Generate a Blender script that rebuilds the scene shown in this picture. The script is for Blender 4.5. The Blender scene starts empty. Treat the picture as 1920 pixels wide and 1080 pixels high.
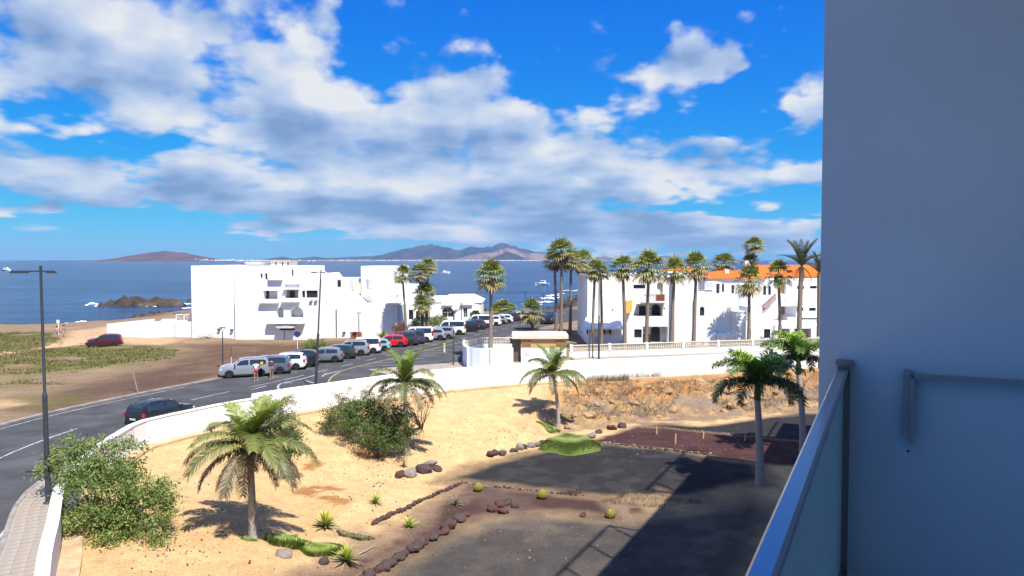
import bpy, math, random
import numpy as np
from mathutils import Vector, Matrix
random.seed(7); rng = np.random.default_rng(7)
R = math.radians
scene = bpy.context.scene
C = scene.collection

# ------------------------------------------------------------------ camera
CAMZ = 10.5; FPX = 1400.0; PITCH = math.atan(53/FPX)
cam = bpy.data.cameras.new('camera'); cam_o = bpy.data.objects.new('camera', cam); C.objects.link(cam_o)
cam_o.location = (0, 0, CAMZ); cam_o.rotation_euler = (math.pi/2 - PITCH, 0, 0)
cam.sensor_width = 36; cam.lens = 36*FPX/1920; cam.clip_start = 0.05; cam.clip_end = 90000
scene.camera = cam_o
# ------------------------------------------------------------------ sun direction (shadow of a 1 m stick falls along SH)
SH = Vector((-0.30, 0.52))
SUN_EL = math.atan(1/SH.length); sun_az = math.atan2(-SH.x, -SH.y)      # clockwise from +Y
sun = bpy.data.lights.new('sun', 'SUN'); sun.energy = 5.0; sun.angle = R(0.53); sun.color = (1.0, 0.95, 0.87)
sun_o = bpy.data.objects.new('sun', sun); C.objects.link(sun_o)
sun_o.rotation_euler = Vector((SH.x, SH.y, -1)).to_track_quat('-Z', 'Y').to_euler()
# ------------------------------------------------------------------ world: sky with broken cumulus
class NT:
    def __init__(s, tree): s.t = tree; s.n = tree.nodes; s.l = tree.links
    def new(s, typ, **kw):
        n = s.n.new(typ)
        for k, v in kw.items(): setattr(n, k, v)
        return n
    def put(s, sock, v):
        if isinstance(v, bpy.types.NodeSocket): s.l.new(v, sock)
        else: sock.default_value = v
    def math(s, op, a, b=None, c=None, clamp=False):
        n = s.new('ShaderNodeMath', operation=op, use_clamp=clamp); s.put(n.inputs[0], a)
        if b is not None: s.put(n.inputs[1], b)
        if c is not None: s.put(n.inputs[2], c)
        return n.outputs[0]
    def vmath(s, op, a, b=None):
        n = s.new('ShaderNodeVectorMath', operation=op); s.put(n.inputs[0], a)
        if b is not None: s.put(n.inputs[1], b)
        return n.outputs[0]
    def comb(s, x, y, z):
        n = s.new('ShaderNodeCombineXYZ'); s.put(n.inputs[0], x); s.put(n.inputs[1], y); s.put(n.inputs[2], z); return n.outputs[0]
    def noise(s, vec, scale, detail=4, rough=0.5, lac=2.0, dist=0.0, dims='3D'):
        n = s.new('ShaderNodeTexNoise', noise_dimensions=dims); s.put(n.inputs['Vector'], vec); s.put(n.inputs['Scale'], scale)
        n.inputs['Detail'].default_value = detail; n.inputs['Roughness'].default_value = rough
        n.inputs['Lacunarity'].default_value = lac; n.inputs['Distortion'].default_value = dist
        return n.outputs[0]
    def ramp(s, fac, lo, hi, a=0.0, b=1.0, smooth=True):
        n = s.new('ShaderNodeMapRange', interpolation_type='SMOOTHSTEP' if smooth else 'LINEAR')
        s.put(n.inputs[0], fac); s.put(n.inputs[1], lo); s.put(n.inputs[2], hi); s.put(n.inputs[3], a); s.put(n.inputs[4], b)
        return n.outputs[0]
    def mix(s, fac, a, b, mode='MIX'):
        n = s.new('ShaderNodeMix', data_type='RGBA', blend_type=mode)
        s.put(n.inputs[0], fac); s.put(n.inputs[6], a if not isinstance(a, tuple) else (*a[:3], 1)); s.put(n.inputs[7], b if not isinstance(b, tuple) else (*b[:3], 1))
        return n.outputs[2]
world = bpy.data.worlds.new('World'); scene.world = world; world.use_nodes = True
w = NT(world.node_tree); w.n.clear()
wout = w.new('ShaderNodeOutputWorld')
sky = w.new('ShaderNodeTexSky', sky_type='NISHITA'); sky.sun_disc = False
sky.sun_elevation = SUN_EL; sky.sun_rotation = sun_az; sky.altitude = 0; sky.air_density = 1.0; sky.dust_density = 0.15; sky.ozone_density = 3.0
# the photograph's deep blue: per-channel contrast of the clear sky
ssep = w.new('ShaderNodeSeparateColor'); w.l.new(sky.outputs[0], ssep.inputs[0])
def chan(sock, gain, pw): return w.math('MULTIPLY', w.math('POWER', w.math('MULTIPLY', sock, 0.1), pw), gain*10)
hs = w.new('ShaderNodeCombineColor')
for i_, (g_, p_) in enumerate(((.34, 2.8), (.72, .98), (1.0, .22))): w.l.new(chan(ssep.outputs[i_], g_, p_), hs.inputs[i_])
tc = w.new('ShaderNodeTexCoord'); sep = w.new('ShaderNodeSeparateXYZ'); w.l.new(tc.outputs['Generated'], sep.inputs[0])
dx, dy, dz = sep.outputs
az = w.math('ARCTAN2', dx, dy)                                   # radians right of the +Y axis
el = w.math('ARCSINE', dz, clamp=False)
# cloud-deck coordinates: perspective of a flat deck, softened near the horizon
k = w.math('DIVIDE', 1.0, w.math('ADD', w.math('MAXIMUM', dz, 0.0), 0.16))
deck = w.comb(w.math('MULTIPLY', dx, k), w.math('MULTIPLY', dy, k), 0.0)
def lift(e_): return w.math('MULTIPLY', w.math('LOGARITHM', w.math('ADD', w.math('MAXIMUM', e_, -0.02), 0.075), math.e), 0.52)
flat = w.comb(az, lift(el), 0.37)
warp = w.noise(flat, 8.0, 3, .55, 2, 0, '2D')
azw = w.math('MULTIPLY_ADD', w.math('SUBTRACT', warp, .5), 0.16, az); elw = w.math('MULTIPLY_ADD', w.math('SUBTRACT', warp, .5), -0.07, el)
# cloud cover of this day: rows from the top of the view down to the horizon, columns from left to right (80 px survey steps)
ROWS = [(0,   [.9, .9, .8, .4, .8, .35, .6, .8, .9, .3, 0, 0, 0, 0, 0, 0, 0, 0, 0, 0]),
        (55,  [.9, .9, .95, .9, .9, .8, .65, .8, .8, .35, 0, 0, 0, .45, .2, .25, .65, .2, 0, 0]),
        (110, [1, 1, 1, 1, .95, .55, .85, 1, .75, .35, .6, .75, .35, 0, .55, 1.1, 1.2, 1.05, 0, .55]),
        (165, [1, 1, 1, 1, .9, .55, .85, 1, .85, .55, .85, .9, .45, 0, .2, .6, .6, .3, .05, .5]),
        (220, [.8, .9, .9, .75, .7, .75, .95, 1, .95, .95, 1, 1, .95, .85, .7, .35, 0, 0, .2, .95]),
        (275, [.65, .4, .1, 0, .15, .6, .9, 1, 1, 1, 1, 1, 1, 1, .9, .75, .7, .75, .4, 0]),
        (330, [.9, .9, .8, .5, .45, .9, 1, 1, 1, 1, 1, 1, 1, 1, 1, .95, .9, .8, .85, .8]),
        (385, [.75, 1, .7, .9, 1, 1, 1, 1, 1, 1, 1, 1, 1, 1, .8, .45, .05, .05, .1, .2]),
        (418, [.05, .1, .05, .1, .25, .55, .8, 1, 1.1, 1.1, 1.1, 1.1, 1.1, 1.1, 1.1, 1.05, 1, 1, 1, 1.05]),
        (442, [0, 0, 0, 0, 0, 0, .05, .1, .35, .55, .8, 1, 1.15, 1.15, 1.15, 1.15, 1.1, 1, .95, 1]),
        (466, [0, 0, 0, 0, 0, 0, 0, 0, .05, .15, .3, .45, .6, .7, .8, .8, .75, .7, .65, .7]),
        (490, [0]*20)]
A0, A1 = math.atan(-960/FPX)-.02, math.atan(560/FPX)+.02
arow = w.math('DIVIDE', w.math('SUBTRACT', azw, A0), A1-A0, clamp=True)
rows = []
for r0 in range(0, 12, 3):
    rp = w.new('ShaderNodeValToRGB'); w.put(rp.inputs[0], arow); rp.color_ramp.interpolation = 'EASE'; E_ = rp.color_ramp.elements
    for j in range(20):
        pos = (math.atan((80*j-960)/FPX)-A0)/(A1-A0); c_ = tuple(ROWS[r0+q][1][j]/1.2 for q in range(3))+(1,)
        if j < 2: E_[j].position = pos; E_[j].color = c_
        else: E_.new(pos).color = c_
    sp_ = w.new('ShaderNodeSeparateColor'); w.l.new(rp.outputs[0], sp_.inputs[0]); rows += list(sp_.outputs[:3])
cov = rows[0]
for q in range(1, 12):
    e_hi, e_lo = (math.atan((487-ROWS[q+d_][0])/FPX*.93) for d_ in (-1, 0))
    f_ = w.ramp(elw, e_hi, e_lo, 0, 1, True)
    cov = w.math('MULTIPLY_ADD', w.math('SUBTRACT', rows[q], cov), f_, cov)
cov = w.math('MULTIPLY', cov, 1.2)
# beyond the frame the same broken deck goes on
far = w.ramp(w.noise(deck, 1.1, 3, .5, 2, 0, '2D'), .47, .62, -0.1, 1.0)
inview = w.math('MULTIPLY', w.ramp(w.math('ABSOLUTE', w.math('ADD', az, 0.06)), 0.60, 0.85, 1, 0), w.ramp(el, 0.36, 0.52, 1, 0))
cov = w.math('ADD', w.math('MULTIPLY', cov, inview), w.math('MULTIPLY', far, w.math('SUBTRACT', 1.0, inview)))
def puff(de, da):
    c = w.comb(w.math('ADD', az, da), lift(w.math('ADD', el, de)), 0.37)
    bil = w.new('ShaderNodeTexVoronoi', feature='F1', voronoi_dimensions='2D'); w.put(bil.inputs['Vector'], c); bil.inputs['Scale'].default_value = 15.0;
    bil.inputs['Detail'].default_value = 1.6; bil.inputs['Roughness'].default_value = .45; bil.inputs['Lacunarity'].default_value = 2.3
    return w.math('SUBTRACT', w.math('ADD', w.math('MULTIPLY', w.noise(c, 6.0, 6, .55, 2.1, 0, '2D'), .85), .285), w.math('MULTIPLY', bil.outputs['Distance'], .26))
n0 = puff(0, 0); n1 = puff(0.022, 0.012)
dens = w.math('ADD', w.math('MULTIPLY_ADD', cov, 0.74, -.09), w.math('MULTIPLY', w.math('SUBTRACT', n0, 0.5), 1.5))
alpha = w.ramp(dens, 0.20, 0.57)
thick = w.ramp(dens, 0.42, 1.0)
def broad(de, da): return w.noise(w.comb(w.math('ADD', az, da), lift(w.math('ADD', el, de)), 0.37), 6.0, 2.5, .5, 2.1, 0, '2D')
lit = w.math('ADD', w.math('MULTIPLY', w.math('SUBTRACT', n0, n1), 1.0), w.math('MULTIPLY', w.math('SUBTRACT', broad(0, 0), broad(.034, .016)), 1.25))
lowbase = w.ramp(el, 0.03, 0.26, 0.0, 1.0)                       # the far decks are seen from beneath: their grey bases
shade = w.math('ADD', w.math('ADD', lit, 0.555), w.math('MULTIPLY', lowbase, 0.16))
shade = w.math('SUBTRACT', shade, w.math('MULTIPLY', thick, 0.17), clamp=True)
ccol = w.new('ShaderNodeValToRGB'); w.put(ccol.inputs[0], shade)
e = ccol.color_ramp.elements
e[0].position = 0.15; e[0].color = (.25, .40, .68, 1); e[1].position = 0.98; e[1].color = (.98, .99, 1.0, 1)
m_ = e.new(.42); m_.color = (.42, .57, .86, 1); m2_ = e.new(.66); m2_.color = (.62, .74, .96, 1)
bg1 = w.new('ShaderNodeBackground'); bg1.inputs[1].default_value = 0.066; w.l.new(hs.outputs[0], bg1.inputs[0])
bg2 = w.new('ShaderNodeBackground'); bg2.inputs[1].default_value = 0.58; w.l.new(ccol.outputs[0], bg2.inputs[0])
ms = w.new('ShaderNodeMixShader'); w.l.new(w.math('MULTIPLY', alpha, 0.95), ms.inputs[0]); w.l.new(bg1.outputs[0], ms.inputs[1]); w.l.new(bg2.outputs[0], ms.inputs[2])
w.l.new(ms.outputs[0], wout.inputs[0])
# ------------------------------------------------------------------ exposure and render settings
scene.view_settings.view_transform = 'Standard'; scene.view_settings.look = 'None'
scene.view_settings.exposure = 0.60; scene.view_settings.gamma = 1.0
scene.cycles.use_denoising = True
scene.cycles.max_bounces = 6; scene.cycles.diffuse_bounces = 3; scene.cycles.transparent_max_bounces = 12; scene.cycles.volume_bounces = 0
scene.cycles.caustics_reflective = False; scene.cycles.caustics_refractive = False
scene.cycles.sample_clamp_indirect = 6.0
# ================================================================== helpers
CP, SP = math.cos(PITCH), math.sin(PITCH)
def ray(px, py):
    a, b = (px-960)/FPX, (540-py)/FPX
    return Vector((a, CP + b*SP, -SP + b*CP))
def G(px, py, z=0.0):
    """point of the level z that the survey ray (px, py) meets"""
    d = ray(px, py); t = (z-CAMZ)/d.z; return Vector((d.x*t, d.y*t, z))
def A(px, py, Y):
    """point at the distance Y ahead"""
    d = ray(px, py); t = Y/d.y; return Vector((d.x*t, Y, CAMZ + d.z*t))
def zat(py, Y): return A(960, py, Y).z
def xat(px, Y): return A(px, 500, Y).x
def sm(t):
    t = np.clip(t, 0, 1); return t*t*(3-2*t)
def mixc(a, b, t): return tuple(a[i]*(1-t)+b[i]*t for i in range(3))

class MB:
    def __init__(s): s.v = []; s.f = []; s.m = []; s.c = None
    def add(s, vs, fs, mi=0):
        o = len(s.v); s.v += [tuple(p) for p in vs]; s.f += [tuple(i+o for i in f) for f in fs]; s.m += [mi]*len(fs); return s
    def box(s, x0, x1, y0, y1, z0, z1, mi=0):
        vs = [(x, y, z) for z in (z0, z1) for y in (y0, y1) for x in (x0, x1)]
        return s.add(vs, [(0, 2, 3, 1), (4, 5, 7, 6), (0, 1, 5, 4), (2, 6, 7, 3), (0, 4, 6, 2), (1, 3, 7, 5)], mi)
    def quad(s, a, b, c, d, mi=0): return s.add([a, b, c, d], [(0, 1, 2, 3)], mi)
    def prism(s, poly, z0, z1, mi=0):
        """poly in plan (counter-clockwise), extruded"""
        n = len(poly); z0f = z0 if callable(z0) else (lambda p: z0); z1f = z1 if callable(z1) else (lambda p: z1)
        vs = [(p[0], p[1], z0f(p)) for p in poly] + [(p[0], p[1], z1f(p)) for p in poly]
        fs = [tuple(range(n))[::-1], tuple(range(n, 2*n))] + [(i, (i+1) % n, n+(i+1) % n, n+i) for i in range(n)]
        return s.add(vs, fs, mi)
    def slab(s, poly, y0, y1, mi=0):
        """poly in elevation (x, z), extruded along y"""
        n = len(poly)
        vs = [(p[0], y0, p[1]) for p in poly] + [(p[0], y1, p[1]) for p in poly]
        fs = [tuple(range(n)), tuple(range(n, 2*n))[::-1]] + [(i, n+i, n+(i+1) % n, (i+1) % n) for i in range(n)]
        return s.add(vs, fs, mi)
    def tube(s, pts, rad, n=8, mi=0, caps=True):
        pts = [Vector(p) for p in pts]; rad = rad if hasattr(rad, '__len__') else [rad]*len(pts)
        o = len(s.v); up = None; vs = []
        for i, p in enumerate(pts):
            t = (pts[min(i+1, len(pts)-1)] - pts[max(i-1, 0)]).normalized()
            if up is None: up = t.orthogonal().normalized()
            up = (up - t*up.dot(t)).normalized(); sd = t.cross(up)
            for k in range(n):
                a = 2*math.pi*k/n; vs.append(p + (up*math.cos(a) + sd*math.sin(a))*rad[i])
        fs = [(i*n+k, i*n+(k+1) % n, (i+1)*n+(k+1) % n, (i+1)*n+k) for i in range(len(pts)-1) for k in range(n)]
        if caps: fs += [tuple(range(n))[::-1], tuple(range((len(pts)-1)*n, len(pts)*n))]
        return s.add(vs, fs, mi)
    def lathe(s, prof, n=16, mi=0, c=(0, 0, 0)):
        vs = [(c[0]+r*math.cos(2*math.pi*k/n), c[1]+r*math.sin(2*math.pi*k/n), c[2]+z) for r, z in prof for k in range(n)]
        fs = [(i*n+k, i*n+(k+1) % n, (i+1)*n+(k+1) % n, (i+1)*n+k) for i in range(len(prof)-1) for k in range(n)]
        fs += [tuple(range(n))[::-1], tuple(range((len(prof)-1)*n, len(prof)*n))]
        return s.add(vs, fs, mi)
    def mesh(s, name, mats, smooth=0):
        me = bpy.data.meshes.new(name); me.from_pydata(s.v, [], s.f)
        for m in (mats if isinstance(mats, (list, tuple)) else [mats]): me.materials.append(m)
        if any(s.m): me.polygons.foreach_set('material_index', s.m)
        if s.c is not None: setcol(me, np.array(s.c))
        if smooth:
            me.polygons.foreach_set('use_smooth', [True]*len(s.f))
            if smooth is not True and hasattr(me, 'set_sharp_from_angle'): me.set_sharp_from_angle(angle=R(smooth))
        me.update(); return me
    def build(s, name, mats, parent=None, smooth=0, loc=None, rz=0):
        return link(name, s.mesh(name, mats, smooth), parent, loc, rz)
def setcol(me, col):
    at = me.color_attributes.new('Col', 'FLOAT_COLOR', 'POINT')
    c = np.ones((len(me.vertices), 4), dtype=np.float32); c[:, :3] = col; at.data.foreach_set('color', c.ravel())
def link(name, data, parent=None, loc=None, rz=0):
    o = bpy.data.objects.new(name, data); C.objects.link(o)
    if parent is not None: o.parent = parent
    if loc is not None: o.location = loc
    if rz: o.rotation_euler = (0, 0, rz)
    return o
def np_mesh(name, V, F, mat, col=None, smooth=False):
    V = np.asarray(V, dtype=np.float32); F = np.asarray(F, dtype=np.int32); k = F.shape[1]
    me = bpy.data.meshes.new(name); me.vertices.add(len(V)); me.vertices.foreach_set('co', V.ravel())
    me.loops.add(F.size); me.loops.foreach_set('vertex_index', F.ravel())
    me.polygons.add(len(F)); me.polygons.foreach_set('loop_start', np.arange(0, F.size, k, dtype=np.int32))
    if smooth: me.polygons.foreach_set('use_smooth', np.ones(len(F), dtype=bool))
    me.materials.append(mat); me.update(calc_edges=True); me.validate()
    if col is not None: setcol(me, col)
    return me
def thing(name, label, cat, loc=(0, 0, 0), rz=0, group=None):
    o = bpy.data.objects.new(name, None); C.objects.link(o); o.location = loc; o.rotation_euler = (0, 0, rz); o.empty_display_size = .3
    return tag(o, label, cat, group)
def tag(o, label, cat, group=None):
    o['label'] = label; o['category'] = cat
    if group: o['group'] = group
    return o
def kind(o, k, label=None):
    o['kind'] = k
    if label: o['label'] = label
    return o
def dup(root, loc, rz=None, label=None, group=None, sc=None):
    r = root.copy(); C.objects.link(r); r.location = loc
    if rz is not None: r.rotation_euler = (0, 0, rz)
    if sc: r.scale = (sc, sc, sc)
    if label: r['label'] = label
    if group: r['group'] = group
    for ch in list(root.children):
        c = ch.copy(); C.objects.link(c); c.parent = r
        for g in ch.children:
            d = g.copy(); C.objects.link(d); d.parent = c
    return r
# ------------------------------------------------------------------ materials
def mat(name, col, rough=.85, spec=.3, var=0.0, vs=1.0, var2=None, bump=0.0, bs=20.0, metal=0.0, attr=False, alpha=None, coat=0.0, trans=0.0, sss=None, vdet=5, bd=.02):
    m = bpy.data.materials.new(name); m.use_nodes = True; t = NT(m.node_tree); b = t.n['Principled BSDF']
    b.inputs['Roughness'].default_value = rough; b.inputs['Specular IOR Level'].default_value = spec; b.inputs['Metallic'].default_value = metal
    if coat: b.inputs['Coat Weight'].default_value = coat; b.inputs['Coat Roughness'].default_value = .05
    co = t.new('ShaderNodeTexCoord').outputs['Object'] if (var or bump) else None
    if attr: base = t.new('ShaderNodeAttribute', attribute_name='Col').outputs['Color']
    else: base = (*col, 1)
    if var:
        n = t.noise(co, vs, vdet, .6); f = t.ramp(n, .3, .7, 1-var, 1+var, False)
        cc = t.comb(f, f, f)
        base = t.mix(1.0, base if not isinstance(base, tuple) else col, cc, 'MULTIPLY')
        if var2: base = t.mix(t.ramp(t.noise(co, vs*.37, 6, .65, 2.2, .6), .50, .68, 0, var2[1]), base, var2[0])
    t.put(b.inputs['Base Color'], base)
    if bump:
        bn = t.new('ShaderNodeBump'); bn.inputs['Strength'].default_value = bump; bn.inputs['Distance'].default_value = bd
        t.put(bn.inputs['Height'], t.noise(co, bs, 5, .6)); t.l.new(bn.outputs[0], b.inputs['Normal'])
    if trans: b.inputs['Transmission Weight'].default_value = trans
    if sss:   # thin leaf: lets some light through
        out = t.n['Material Output']; tr = t.new('ShaderNodeBsdfTranslucent'); t.put(tr.inputs[0], base)
        mx = t.new('ShaderNodeMixShader'); mx.inputs[0].default_value = sss
        t.l.new(b.outputs[0], mx.inputs[1]); t.l.new(tr.outputs[0], mx.inputs[2]); t.l.new(mx.outputs[0], out.inputs[0])
    return m
M = {}
M['white'] = mat('white_render', (.85, .85, .835), .9, .2, .05, .5, ((.74, .72, .68), .45), bump=.15, bs=14)
M['white2'] = mat('aged_white_render', (.76, .75, .71), .9, .2, .07, .8, ((.60, .55, .47), .35), bump=.2, bs=10)
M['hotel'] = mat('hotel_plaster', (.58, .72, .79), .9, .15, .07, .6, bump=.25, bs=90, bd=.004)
M['cream'] = mat('cream_block', (.72, .66, .52), .9, .2, .08, 3.0)
M['tan'] = mat('tan_paint', (.60, .36, .16), .9, .2, .07, 2.0)
M['roof'] = mat('terracotta', (.78, .20, .035), .85, .2, .18, 2.0, bump=.4, bs=12)
M['dark'] = mat('dark_interior', (.035, .035, .04), .7)
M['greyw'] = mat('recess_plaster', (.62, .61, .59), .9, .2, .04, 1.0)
M['wood'] = mat('red_brown_timber', (.22, .075, .045), .7, .3, .15, 6.0)
M['orange'] = mat('orange_paint', (.85, .33, .07), .8)
M['metal'] = mat('painted_steel', (.045, .05, .06), .5, .5)
M['rail'] = mat('brushed_steel', (.42, .44, .46), .28, .5, metal=.9, bump=.05, bs=60)
M['post'] = mat('dull_steel', (.20, .20, .19), .38, .5, metal=.8)
M['glassd'] = mat('window_glass', (.025, .035, .05), .08, .6)
M['asphalt'] = mat('asphalt', (.066, .066, .068), .92, .25, .32, .45, ((.105, .103, .10), .8), bump=.35, bs=9, vdet=9)
M['paint'] = mat('road_paint', (.44, .44, .43), .85, .2, .3, 2.5, ((.10, .10, .10), 1.0))
M['ypaint'] = mat('yellow_paint', (.42, .33, .09), .85, .2, .2, 3.0, ((.10, .095, .085), .95))
M['kerb'] = mat('kerb_concrete', (.27, .245, .215), .9, .2, .3, 1.5, ((.16, .13, .105), .6))
M['pave'] = mat('paving', (.34, .29, .235), .92, .2, .16, 1.2, ((.25, .21, .165), .6), bump=.2, bs=8)
M['rock'] = mat('dark_lava_rock', (.085, .06, .055), .95, .2, .35, 3.0, ((.15, .10, .085), .6), bump=.8, bs=7, bd=.05)
M['rockr'] = mat('red_lava_rock', (.105, .052, .045), .95, .2, .35, 3.0, ((.07, .045, .04), .6), bump=.8, bs=7, bd=.05)
M['rockg'] = mat('grey_stone', (.26, .22, .19), .95, .2, .3, 3.0, ((.15, .13, .12), .6), bump=.8, bs=7, bd=.05)
M['rubber'] = mat('tyre_rubber', (.02, .02, .02), .85)
M['rim'] = mat('alloy_rim', (.62, .63, .65), .35, .5)
M['plate'] = mat('number_plate', (.75, .75, .72), .5)
M['redl'] = mat('tail_lamp', (.45, .015, .01), .2, .6)
M['headl'] = mat('head_lamp', (.65, .68, .70), .1, .6)
M['trim'] = mat('black_trim', (.025, .025, .028), .6)
M['leafc'] = mat('foliage', (0, 0, 0), .6, .35, attr=True, sss=.22)
M['frondc'] = mat('palm_leaf', (0, 0, 0), .5, .4, attr=True, sss=.18)
M['trunk'] = mat('palm_bark', (.24, .19, .145), .95, .2, .25, 5.0, bump=.6, bs=12)
M['trunkg'] = mat('pale_palm_bark', (.36, .33, .29), .95, .2, .2, 5.0, bump=.5, bs=12)
M['shaft'] = mat('green_crownshaft', (.09, .13, .035), .5, .4, .15, 4.0)
M['twig'] = mat('dry_twig', (.20, .14, .09), .95)
def earth(name, k=1.0):
    m = bpy.data.materials.new(name); m.use_nodes = True; t = NT(m.node_tree); b = t.n['Principled BSDF']; b.inputs['Roughness'].default_value = .97; b.inputs['Specular IOR Level'].default_value = .12
    co = t.new('ShaderNodeTexCoord').outputs['Object']; c = t.new('ShaderNodeAttribute', attribute_name='Col').outputs['Color']
    n1 = t.noise(co, .9*k, 8, .68); n2 = t.noise(co, 9*k, 4, .65); n3 = t.noise(co, 3.1*k, 5, .7, 2.2, .8)
    f = t.math('MULTIPLY', t.ramp(n1, .3, .7, .80, 1.16, False), t.ramp(n2, .28, .72, .72, 1.26, False)); c = t.mix(1.0, c, t.comb(f, f, f), 'MULTIPLY')
    c = t.mix(t.ramp(n3, .60, .70, 0, .42), c, t.mix(1.0, c, (.50, .46, .42), 'MULTIPLY'))                   # darker grit
    c = t.mix(t.ramp(n3, .34, .27, 0, .28), c, t.mix(1.0, c, (1.35, 1.32, 1.25), 'MULTIPLY')); t.put(b.inputs['Base Color'], c)
    bn = t.new('ShaderNodeBump'); bn.inputs['Strength'].default_value = 1.0; bn.inputs['Distance'].default_value = .13/k; t.put(bn.inputs['Height'], t.math('ADD', t.math('MULTIPLY', n2, .45), t.math('ADD', n1, t.math('MULTIPLY', n3, .4)))); t.l.new(bn.outputs[0], b.inputs['Normal']); return m
M['earth'] = earth('ground_earth'); M['earth2'] = earth('land_earth', .5)
# ================================================================== the setting: shape of the ground
def catmull(P, step=1.0):
    P = [Vector(p) for p in P]; out = []
    for i in range(len(P)-1):
        p0, p1, p2, p3 = P[max(i-1, 0)], P[i], P[i+1], P[min(i+2, len(P)-1)]
        n = max(2, int((p2-p1).length/step))
        for k in range(n):
            t = k/n; out.append(.5*((2*p1)+(p2-p0)*t+(2*p0-5*p1+4*p2-p3)*t*t+(3*p1-p0-3*p2+p3)*t**3))
    out.append(P[-1]); return out
def offset(path, d):
    """parallel path, d metres to the left of travel"""
    out = []
    for i, p in enumerate(path):
        t = (path[min(i+1, len(path)-1)] - path[max(i-1, 0)]).normalized(); out.append(p + Vector((-t.y, t.x))*d)
    return out
ZL, ZR = 0.65, 1.0                                               # wall tops, below and above the step
WL = [Vector((-3.5, 4.0)), Vector((-8.5, 13.0))] + [G(px, py, ZL).xy for px, py in ((79, 1080), (100, 975), (112, 915), (140, 877), (176, 844), (228, 809), (270, 789), (352, 771), (415, 758), (474, 748))]
WR = [G(474, 741, ZR).xy] + [G(px, py, ZR).xy for px, py in ((542, 728), (624, 717), (705, 706), (813, 694), (895, 687), (979, 681), (1098, 675), (1236, 670), (1480, 658))]
WR += [WR[-1] + (WR[-1]-WR[-2]).normalized()*k for k in (25, 60)]
WR[0] = WL[-1].copy()
wl = catmull(WL, 1.2); wr = catmull(WR, 1.2); wallpath = wl + wr[1:]
wp = np.array([p[:] for p in wallpath])
plot_poly = [tuple(p) for p in wallpath] + [(95, -20), (-3.5, -20)]
def in_poly(poly, X, Y):
    X = np.asarray(X); inside = np.zeros(X.shape, bool); n = len(poly)
    for i in range(n):
        x0, y0 = poly[i][:2]; x1, y1 = poly[(i+1) % n][:2]
        if y0 == y1: continue
        c = ((y0 > Y) != (y1 > Y)) & (X < (x1-x0)*(Y-y0)/(y1-y0) + x0); inside ^= c
    return inside
def dist_path(path, X, Y):
    X = np.asarray(X, float); D = np.full(X.shape, 1e9)
    for i in range(len(path)-1):
        ax, ay = path[i][:2]; bx, by = path[i+1][:2]; l2 = (bx-ax)**2+(by-ay)**2
        if l2 < 1e-9: continue
        t = np.clip(((X-ax)*(bx-ax)+(Y-ay)*(by-ay))/l2, 0, 1)
        D = np.minimum(D, np.hypot(X-ax-t*(bx-ax), Y-ay-t*(by-ay)))
    return D
# value noise for terrain
_lat = rng.random((257, 257))
def vnoise(X, Y):
    X = np.asarray(X, float); Y = np.asarray(Y, float)
    xi = np.floor(X).astype(int); yi = np.floor(Y).astype(int); fx = sm(X-xi); fy = sm(Y-yi)
    a = _lat[xi % 256, yi % 256]; b = _lat[(xi+1) % 256, yi % 256]; c = _lat[xi % 256, (yi+1) % 256]; d = _lat[(xi+1) % 256, (yi+1) % 256]
    return (a*(1-fx)+b*fx)*(1-fy)+(c*(1-fx)+d*fx)*fy
def fbm(X, Y, oct=4, g=.5):
    s = 0; a = 1; t = 0
    for o in range(oct): s = s + a*vnoise(X*2**o+17.3*o, Y*2**o+9.1*o); t += a; a *= g
    return s/t
ZF = -3.1                                                        # floor of the plot
def rocky(X, Y): return sm((X-2.0-(Y-66)*.3)/6.0)                # 0 on the sandy bank, 1 on the rock bank
def plot_h(X, Y):
    X = np.asarray(X, float); Y = np.asarray(Y, float); D = dist_path(wallpath, X, Y)
    r = rocky(X, Y)
    W = 15.5*(1-r) + 9.2*r; W = W*(.93+.16*fbm(X*.12, Y*.12, 2))
    led = 1.7
    t = np.clip((D-led)/(W-led), 0, 1)
    sand = sm(t)*.75+.25*t
    cl = np.clip((t-.02)/.86, 0, 1); rock = .12*t + .88*sm(cl)
    z = -0.95 + (ZF+.95)*(sand*(1-r)+rock*r)
    bank = np.where((t > .0) & (t < 1), 1.0, 0.0)*np.minimum(1, 4*t)*np.minimum(1, 4*(1-t))
    z = z + r*bank*((fbm(X*.55, Y*.55, 4, .6)-.5)*1.7 + (fbm(X*1.7+5, Y*1.7, 3, .6)-.5)*1.1)
    z = z + (1-r)*((fbm(X*.22+3, Y*.22, 3)-.5)*.55*np.minimum(1, D/4)+(fbm(X*1.3, Y*1.3, 3)-.5)*.16)
    z = z + (fbm(X*.8+31, Y*.8, 3)-.5)*.09
    return z
def T(px, py):
    """the point of the plot's ground seen along a survey ray"""
    d = np.array(ray(px, py)); t = np.linspace(12, 90, 800); X = d[0]*t; Y = d[1]*t; Z = CAMZ+d[2]*t
    H = plot_h(X, Y); i = int(np.argmax(Z < H)); 
    if i == 0: return G(px, py, ZF)
    a = (Z[i-1]-H[i-1])/((Z[i-1]-H[i-1])-(Z[i]-H[i])); tt = t[i-1]+a*(t[i]-t[i-1])
    p = d*tt; return Vector((p[0], p[1], float(plot_h(np.array([p[0]]), np.array([p[1]]))[0])))
def hz(x, y): return float(plot_h(np.array([x]), np.array([y]))[0])
def zone(*pts): return [tuple(G(px, py, ZF).xy) for px, py in pts]
Z_DARK = zone((815, 905), (905, 868), (1010, 845), (1110, 828), (1260, 842), (1420, 870), (1450, 900), (1290, 935), (1180, 935), (1080, 930), (960, 915), (870, 905))
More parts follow.
